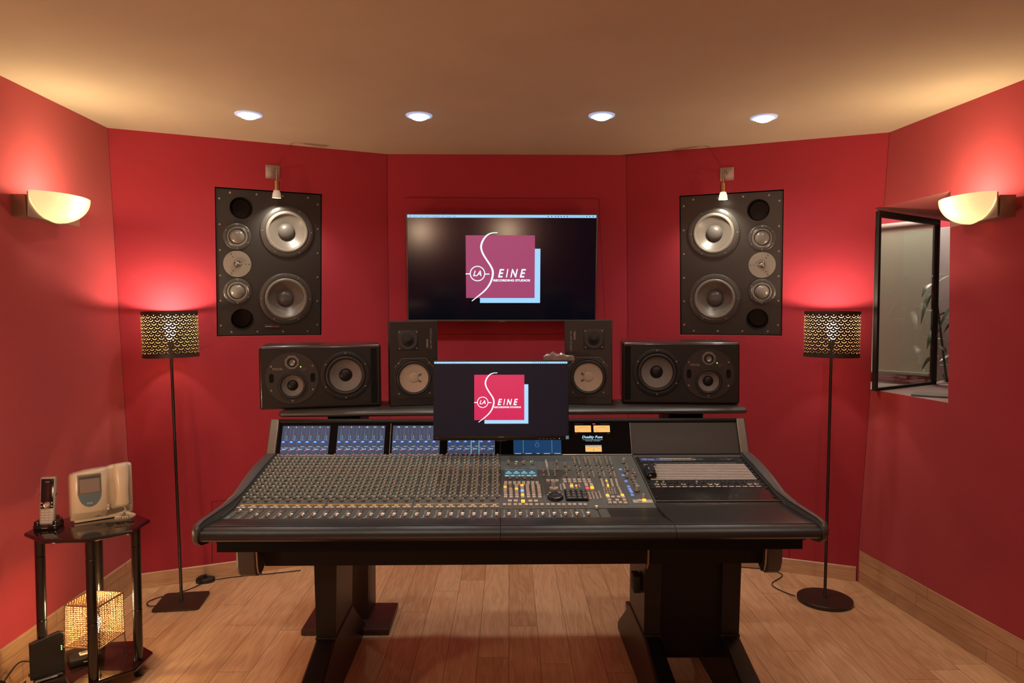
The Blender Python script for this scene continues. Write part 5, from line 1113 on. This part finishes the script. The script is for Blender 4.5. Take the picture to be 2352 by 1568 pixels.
# cordless phone on its cradle
PHG = mat('phone silver', (.38, .36, .33), .4, metal=.2); PHB = mat('phone black gloss', (.008, .008, .009), .12, coat=.3); KEYG = mat('phone grey keys', (.46, .43, .39), .5)
ph = thing('cordless_phone', 'silver and black cordless phone handset standing in a charging cradle', 'phone', (-1.880, 2.925, .655), (0, 0, math.radians(10)))
mb = MB(); mb.rbox(-.043, .043, -.026, .055, 0, .022, .004, PHB); mb.rbox(-.043, -.026, -.020, .045, .018, .036, .004, PHB); mb.rbox(.026, .043, -.020, .045, .018, .036, .004, PHB); mb.rbox(-.030, .030, .020, .05, .018, .045, .005, PHB)
mb.text('Yealink', -.012, .012, .008, .012, LABELW, OUT, z=.0268); mb.build('charging_cradle', ph)
PMx = T(0, -.008, .018) @ Matrix.Rotation(-math.radians(7), 4, 'X')
mb = MB(); mb.rbox(-.0285, .0285, 0, .022, 0, .196, .006, PHG, PMx, seg=3); hs = mb.build('handset', ph, smooth=50)
mb = MB(); mb.rbox(-.0245, .0245, -.0012, .004, .066, .189, .003, PHB, PMx); mb.text('Yealink', -.009, .009, .174, .178, LABELW, PMx @ OUT, z=.002); mb.build('screen', hs)
mb = MB()
for a in (-1, 1): mb.rbox(.029 * a - .002, .029 * a + .002, .006, .014, .118, .128, .001, PHB, PMx)
mb.build('side_button', hs)
mb = MB(); mb.lathe([(.0138, 0), (.0138, .002), (.012, .003), (.008, .0015), (.0072, .003), (0, .003)], STEEL, PMx @ T(0, -.001, .081) @ OUT, 32); mb.build('navigation_key', hs)
mb = MB()
for i in range(3):
    for j in range(5): mb.rbox(-.0215 + i * .0150, -.0085 + i * .0150, -.0015, .002, .008 + j * .0108, .0155 + j * .0108, .0008, KEYG, PMx)
for a in (-1, 1):
    for b in (.088, .074): mb.rect(a * .019 - .003, a * .019 + .003, b, b + .004, .0022, LABELW, PMx @ OUT)
mb.build('keys', hs)
cord('phone_cable', [(-1.835, 2.985, .676), (-1.815, 3.00, .690), (-1.79, 3.02, .685), (-1.775, 3.05, .665), (-1.765, 3.09, .659)], .0024, mat('brown cord', (.06, .025, .02), .5), ph, None)
# door entry phone
CR = mat('cream plastic', (.68, .58, .42), .32, spec=.5); CRD = mat('warm grey plastic', (.30, .24, .18), .45)
it = thing('intercom_phone', 'cream video door phone with a grey screen, blue panel and coiled handset cord', 'intercom', (-1.737, 3.070, .655), (math.radians(-4), 0, math.radians(38)))
def isec(x, zt, d, zb=.012):
    """one upright slice of the curved shell at x: y is depth towards the front (-)"""
    return [(x, .02, zb + .012), (x, .02, zt - .006), (x, .012, zt), (x, -d + .012, zt), (x, -d + .004, zt - .004), (x, -d, zt - .012), (x, -d, zb + .036), (x, -d + .004, zb + .030), (x, -d * .45, zb)]
mb = MB(); s = []
for x, zt, d in ((-.118, .196, .020), (-.117, .202, .034), (-.112, .208, .044), (-.098, .213, .052), (-.06, .219, .057), (-.02, .222, .057), (.010, .223, .053), (.020, .222, .044), (.030, .225, .036), (.045, .228, .030), (.085, .231, .030), (.108, .231, .030), (.116, .229, .028), (.120, .225, .018)): s.append(isec(x, zt, d))
mb.loft(s, CR); mb.build('body', it, smooth=45)
mb = MB(); mb.rbox(-.105, .112, -.020, .025, 0, .020, .004, CR); mb.build('stand', it)
mb = MB(); s = []
for x, d in ((-.112, .028), (-.08, .044), (-.02, .05), (.03, .04), (.06, .03), (.114, .024)): s.append([(x, .0, .0155), (x, .0, .035), (x, -d, .041), (x, -d * .6, .0155)])
mb.loft(s, CRD); mb.build('underside', it)
IO = OUT
mb = MB(); mb.rbox(-.094, -.006, -.0600, -.050, .118, .206, .004, mat('grey screen rim', (.20, .18, .16), .4)); mb.rect(-.090, -.010, .126, .198, .0603, mat('dark screen top', (.09, .085, .075), .4), IO); mb.rect(-.087, -.012, .128, .186, .0606, mat('grey video screen', (.26, .22, .19), .2), IO); mb.build('video_screen', it)
ps = [(-.093, .122), (-.007, .126), (-.009, .108), (-.016, .090), (-.028, .075), (-.042, .068), (-.054, .067), (-.068, .073), (-.081, .086), (-.089, .104)]
mb = MB(); mb.prism(ps, .056, .0598, mat('blue grey panel', (.115, .175, .20), .4), IO); mb.text('urmet', -.062, -.040, .080, .088, LABELW, IO, z=.0602, bold=.02); mb.build('blue_panel', it)
mb = MB()
for z in (.060, .046): mb.lathe([(.0065, 0), (.0065, .003), (.005, .005), (0, .005)], CR, T(.018, -.044, z) @ OUT, 20)
mb.build('call_button', it)
mb = MB(); mb.cyl(.0025, 0, .003, STEEL, T(-.005, -.040, .032) @ OUT, 10); mb.cyl(.0025, 0, .003, STEEL, T(.030, -.036, .032) @ OUT, 10); mb.build('speaker_slots', it)
mb = MB(); s = []
for z, w_, d, o_ in ((.050, .020, .016, -.052), (.053, .0275, .026, -.054), (.062, .0285, .028, -.055), (.080, .0255, .026, -.058), (.110, .0235, .023, -.063), (.150, .0265, .025, -.061), (.185, .0310, .029, -.055), (.215, .0305, .028, -.052), (.229, .028, .024, -.050), (.234, .020, .016, -.050)):
    s.append([(.072 + w_ * math.cos(a * PI / 10), o_ + d * .62 * math.sin(a * PI / 10), z) for a in range(20)])
mb.loft(s, CR); mb.build('handset', it, smooth=60)
pts = []; n = 26 * 12; base = [Vector(p) for p in ((.074, -.056, .050), (.082, -.062, .034), (.066, -.075, .020), (.045, -.088, .011), (.040, -.105, .010), (.060, -.118, .010), (.085, -.120, .010), (.105, -.108, .011), (.100, -.090, .013), (.088, -.078, .016), (.080, -.060, .022))]
for i in range(n + 1):
    q = i / n * (len(base) - 1); a = min(int(q), len(base) - 2); f = q - a; p0, p1, p2, p3 = base[max(a - 1, 0)], base[a], base[a + 1], base[min(a + 2, len(base) - 1)]
    c = .5 * ((2 * p1) + (-p0 + p2) * f + (2 * p0 - 5 * p1 + 4 * p2 - p3) * f * f + (-p0 + 3 * p1 - 3 * p2 + p3) * f ** 3)
    tg = ((p2 - p0) * .5).normalized(); sd = tg.cross(Vector((0, 0, 1))); sd = sd.normalized() if sd.length > .05 else Vector((1, 0, 0)); up_ = sd.cross(tg)
    R_ = .0068 * min(1, max(.15, (i / n - .09) * 14)) ; an = i / 12 * 2 * PI * 1.6
    pts.append(c + sd * math.cos(an) * R_ + up_ * math.sin(an) * R_)
mb = MB(); mb.tube(pts, .0021, mat('cream coiled cord', (.58, .48, .35), .4), n=6); mb.build('coiled_cord', it, smooth=80)

# woven cube lamp on the lower shelf
def weave_mat():
    m = bpy.data.materials.new('woven paper cord'); m.use_nodes = True; nt = m.node_tree; N = nt.nodes; L = nt.links; b = N['Principled BSDF']; out = N['Material Output']
    b.inputs['Base Color'].default_value = (.40, .24, .11, 1); b.inputs['Roughness'].default_value = .7
    tl = N.new('ShaderNodeBsdfTranslucent'); tl.inputs[0].default_value = (.70, .42, .15, 1); mx = N.new('ShaderNodeMixShader'); mx.inputs[0].default_value = .12
    L.new(b.outputs[0], mx.inputs[1]); L.new(tl.outputs[0], mx.inputs[2]); L.new(mx.outputs[0], out.inputs[0])
    return m
WV = weave_mat(); WIRE = mat('dark wire', (.05, .035, .025), .4, metal=.6)
cu = thing('woven_cube_lamp', 'glowing cube lamp woven from brown cord on thin wire legs, on the lower shelf', 'lamp', (-1.706, 2.945, .070), (0, 0, math.radians(-7)))
Z0, Z1, HB_, HT = .108, .280, .079, .077
mb = MB(); random.seed(11)
def cpt(face, u, z, o_):
    h = HB_ + (HT - HB_) * (z - Z0) / (Z1 - Z0) + o_
    return [(u * h, -h, z), (h, u * h, z), (-u * h, h, z), (-h, -u * h, z)][face]
nr, nc = 22, 12
for face in range(4):
    for i in range(nr):
        z = Z0 + .003 + (Z1 - Z0 - .006) * i / (nr - 1); pts = []
        for k in range(nc * 2 + 1):
            u = -1 + k / nc; pts.append(cpt(face, u, z + random.uniform(-.0009, .0009), .0014 * math.cos(PI * (k + i))))
        mb.tube(pts, .00175, WV, n=5)
    for k in range(nc):
        u = -1 + (2 * k + 1) / nc; mb.tube([cpt(face, u, Z0, 0), cpt(face, u, Z1, 0)], .0013, WV, n=5)
for i in range(nr):
    y = -HT + 2 * HT * i / (nr - 1); mb.tube([(-HT + 2 * HT * k / 30, y + random.uniform(-.0008, .0008), Z1 + .0014 * math.cos(PI * (k + i))) for k in range(31)], .00175, WV, n=5)
for k in range(nc):
    x = -HT + 2 * HT * (k + .5) / nc; mb.tube([(x, -HT, Z1), (x, HT, Z1)], .0013, WV, n=5)
for z, h in ((Z0, HB_), (Z1, HT)):
    c = [(-h, -h, z), (h, -h, z), (h, h, z), (-h, h, z), (-h, -h, z)]
    for a, b in zip(c, c[1:]): mb.tube([a, b], .0036, WV, n=6)
mb.build('woven_shade', cu, smooth=80)
for sx_, sy_ in ((-1, -1), (1, -1), (1, 1), (-1, 1)):
    mb = MB(); mb.tube([(sx_ * .074, sy_ * .074, Z1 - .002), (sx_ * .077, sy_ * .077, Z0), (sx_ * .083, sy_ * .083, .006), (sx_ * .083, sy_ * .083, .002)], .0018, WIRE, n=8); mb.lathe([(.0035, 0), (.0035, .004), (0, .006)], WIRE, T(sx_ * .083, sy_ * .083, 0), 10); mb.build('leg', cu)
mb = MB(); mb.lathe([(.010, .125), (.013, .14), (.018, .155), (.022, .18), (.017, .20), (0, .207)], mat('cube lamp bulb', (1, .9, .7), .3, emit=(1, .74, .38), es=30), T(0, 0, 0), 20); mb.build('bulb', cu, smooth=80)
mb = MB(); mb.cyl(.011, .085, .127, BLACKM, None, 16); mb.tube([(0, 0, .09), (.077, .0, .108)], .002, WIRE); mb.tube([(0, 0, .09), (-.077, .0, .108)], .002, WIRE); mb.build('lamp_holder', cu)
lamp('cube_lamp_bulb', 'POINT', (-1.706, 2.945, .070 + .222), CL, (1, .66, .32), .020)

# router, network box, cables
rt = thing('wifi_router', 'upright flat black router box with three green lights', 'router', (-1.842, 2.842, .070), (math.radians(-6), 0, math.radians(40)))
RB_ = mat('router black plastic', (.012, .014, .014), .4, bump=(500, .1))
mb = MB(); s = []
for y, e in ((-.012, .004), (-.008, 0), (.010, 0), (.014, .004)): s.append([(-.058 + e, y, .006 + e), (.062 - e, y, .006 + e), (.064 - e, y, .165 - e), (.045, y, .172 - e), (-.058 + e, y, .150 - e)])
mb.loft(s, RB_); mb.text('Yealink', -.050, -.016, .020, .028, KEY, OUT, z=.0135); mb.build('body', rt, smooth=30)
mb = MB(); mb.rbox(-.05, .05, -.03, .02, 0, .008, .002, RB_); mb.rbox(-.045, .03, -.0330, -.026, .001, .007, .001, mat('grey stand edge', (.25, .25, .23), .4)); mb.build('stand', rt)
for z in (.098, .105, .112):
    mb = MB(); mb.box(.049, .052, -.0135, -.0122, z, z + .003, GREEN); mb.build('green_light', rt)
bx = thing('network_box', 'low black network box with a paper label under the cube lamp', 'router', (-1.775, 2.985, .070), (0, 0, math.radians(38)))
mb = MB(); mb.rbox(-.06, .055, -.055, .045, .003, .030, .003, RB_); mb.build('body', bx)
mb = MB(); mb.rect(-.02, .03, -.02, .015, .0306, LABELW); mb.rect(.03 - .045, .012, -.0, .010, .031, INK); mb.build('paper_label', bx)
mb = MB(); mb.box(-.012, .010, -.0562, -.0548, .014, .0165, LABELW); mb.box(.030, .033, -.0562, -.0548, .018, .020, GREEN); mb.build('front_light', bx)
cord('power_cable', [(-1.90, 2.86, .012), (-1.95, 2.84, .008), (-2.0, 2.76, .004), (-2.01, 2.68, .004), (-2.02, 2.5, .004)], .003, CORD, 'black cable leaving the router down to the floor', 'cable')
random.seed(5)
for i, (p, lb2) in enumerate((([(-1.93, 2.90, .10), (-1.97, 2.86, .12), (-2.0, 2.78, .05), (-2.01, 2.66, .01)], 'upper black cable hanging between the table and the left wall'),
                              ([(-1.92, 2.83, .06), (-1.95, 2.77, .035), (-1.96, 2.72, .006), (-1.93, 2.66, .004), (-1.87, 2.63, .004)], 'black cable curling in front of the left baseboard'),
                              ([(-1.95, 2.78, .006), (-1.90, 2.74, .004), (-1.94, 2.69, .01), (-1.98, 2.73, .014), (-1.95, 2.79, .010)], 'small loop of black cable on the floor below the router'))):
    cord('power_cable', p, .0032, CORD, lb2, 'cable')
cord('pale_cable', [(-1.90, 2.80, .03), (-1.905, 2.765, .03), (-1.895, 2.74, .004), (-1.85, 2.70, .004)], .0040, mat('yellowed cable', (.55, .42, .15), .5), 'short yellowish cable below the router', 'cable')
ps_ = thing('inline_switch', 'black in-line plug block on the cables behind the table', 'switch', (-1.985, 2.83, .0), (math.radians(28), 0, math.radians(-20)))
mb = MB(); mb.rbox(-.014, .014, -.012, .012, .01, .085, .005, CORD); mb.build('body', ps_); mb = MB(); mb.rbox(-.007, .007, -.0145, -.011, .035, .06, .001, BLACK); mb.build('rocker', ps_)
# window sill folder and the plant beyond
fd = MB(); fd.rbox(-.12, .12, -.075, .075, 0, .009, .002, mat('grey green folder', (.12, .13, .11), .5)); fd.rect(-.115, .115, -.07, .07, .0095, mat('folder cover', (.17, .18, .155), .5)); fo = fd.build('folder', None); fo.location = (2.235, 3.535, wz0 + .001); fo.rotation_euler = (0, 0, math.radians(-38))
tag(fo, 'thin grey green folder lying on the window sill', 'folder')
pl_ = thing('potted_plant', 'leafy green plant behind the window edge, half hidden', 'plant', (2.83, 4.22, 0))
mb = MB(); mb.lathe([(.13, 0), (.17, .30), (.16, .30), (.15, .27), (0, .27)], mat('dark plant pot', (.05, .03, .02), .5), None, 28); mb.build('pot', pl_)
mb = MB(); random.seed(21); st = MB()
LEAFG = mat('dark leaf green', (.06, .10, .045), .4)
for k in range(5):
    a = k * 1.3; bx_, by_ = .05 * math.cos(a), .05 * math.sin(a); tx, ty = bx_ + .12 * math.cos(a), by_ + .12 * math.sin(a)
    st.tube([(bx_, by_, .27), (bx_ * 1.5, by_ * 1.5, .9), (tx, ty, 1.45 + .1 * (k % 3))], .007, LEAFG)
    for j in range(16):
        z = .95 + .055 * j; t = (z - .27) / 1.25; px_, py_ = bx_ + (tx - bx_) * t, by_ + (ty - by_) * t; b = random.uniform(0, 2 * PI); L_ = random.uniform(.10, .18); dr = random.uniform(.02, .14)
        d = (math.cos(b), math.sin(b)); sd = (-d[1], d[0]); vs = []
        for q, wd in ((0, .003), (.25, .014), (.55, .017), (.8, .010), (1, .001)):
            cx_, cy_, cz2 = px_ + d[0] * L_ * q, py_ + d[1] * L_ * q, z + .06 * q - dr * q * q * 2
            vs += [(cx_ - sd[0] * wd, cy_ - sd[1] * wd, cz2), (cx_, cy_, cz2 + .004), (cx_ + sd[0] * wd, cy_ + sd[1] * wd, cz2)]
        mb.add(vs, [(3 * i + o, 3 * i + o + 1, 3 * i + o + 4, 3 * i + o + 3) for i in range(4) for o in (0, 1)], LEAFG)
st.build('stems', pl_); mb.build('leaves', pl_)

for i, (x, y) in enumerate(((-1.25, 1.9), (-.42, 1.9), (.42, 1.9), (1.25, 1.9))):  # spotlights added out of view to brighten the console and floor
    t = thing('downlight', 'added warm fill spotlight on the unseen ceiling, ' + ('leftmost', 'second from left', 'third from left', 'rightmost')[i], 'ceiling light', (x, y, CH), group='added fill spotlights out of view')
    mb = MB(); mb.lathe([(.064, -.0005), (.062, -.006), (.048, -.003)], STEEL, None, 32, close=False); mb.build('trim_ring', t)
    mb = MB(); mb.lathe([(.048, -.004), (.03, -.010), (0, -.012)], mat('warm lit lens', (1, 1, 1), .3, emit=(1, .8, .55), es=4), None, 24, close=False); mb.build('lens', t)
    lamp('downlight_beam', 'SPOT', (x, y, CH - .03), FILL_DL, WHT, .05, target=(x * .75, 2.55, .88), spot=95, blend=.6)

# ------------------------------------------------------------------ unseen lamp added in the booth to light the blind
bl_ = thing('added_booth_lamp', 'added unseen lamp lighting the blind behind the window', 'lamp', (2.75, 4.75, 2.9))
mb = MB(); mb.lathe([(.12, -.001), (.12, -.03), (.10, -.045), (0, -.05)], mat('added booth lamp glass', (1, 1, 1), .4, emit=(1, .9, .7), es=2), None, 32); mb.build('diffuser', bl_)
lamp('added_booth_light', 'POINT', (2.75, 4.75, 2.72), BP, (1, .95, .82), .08)
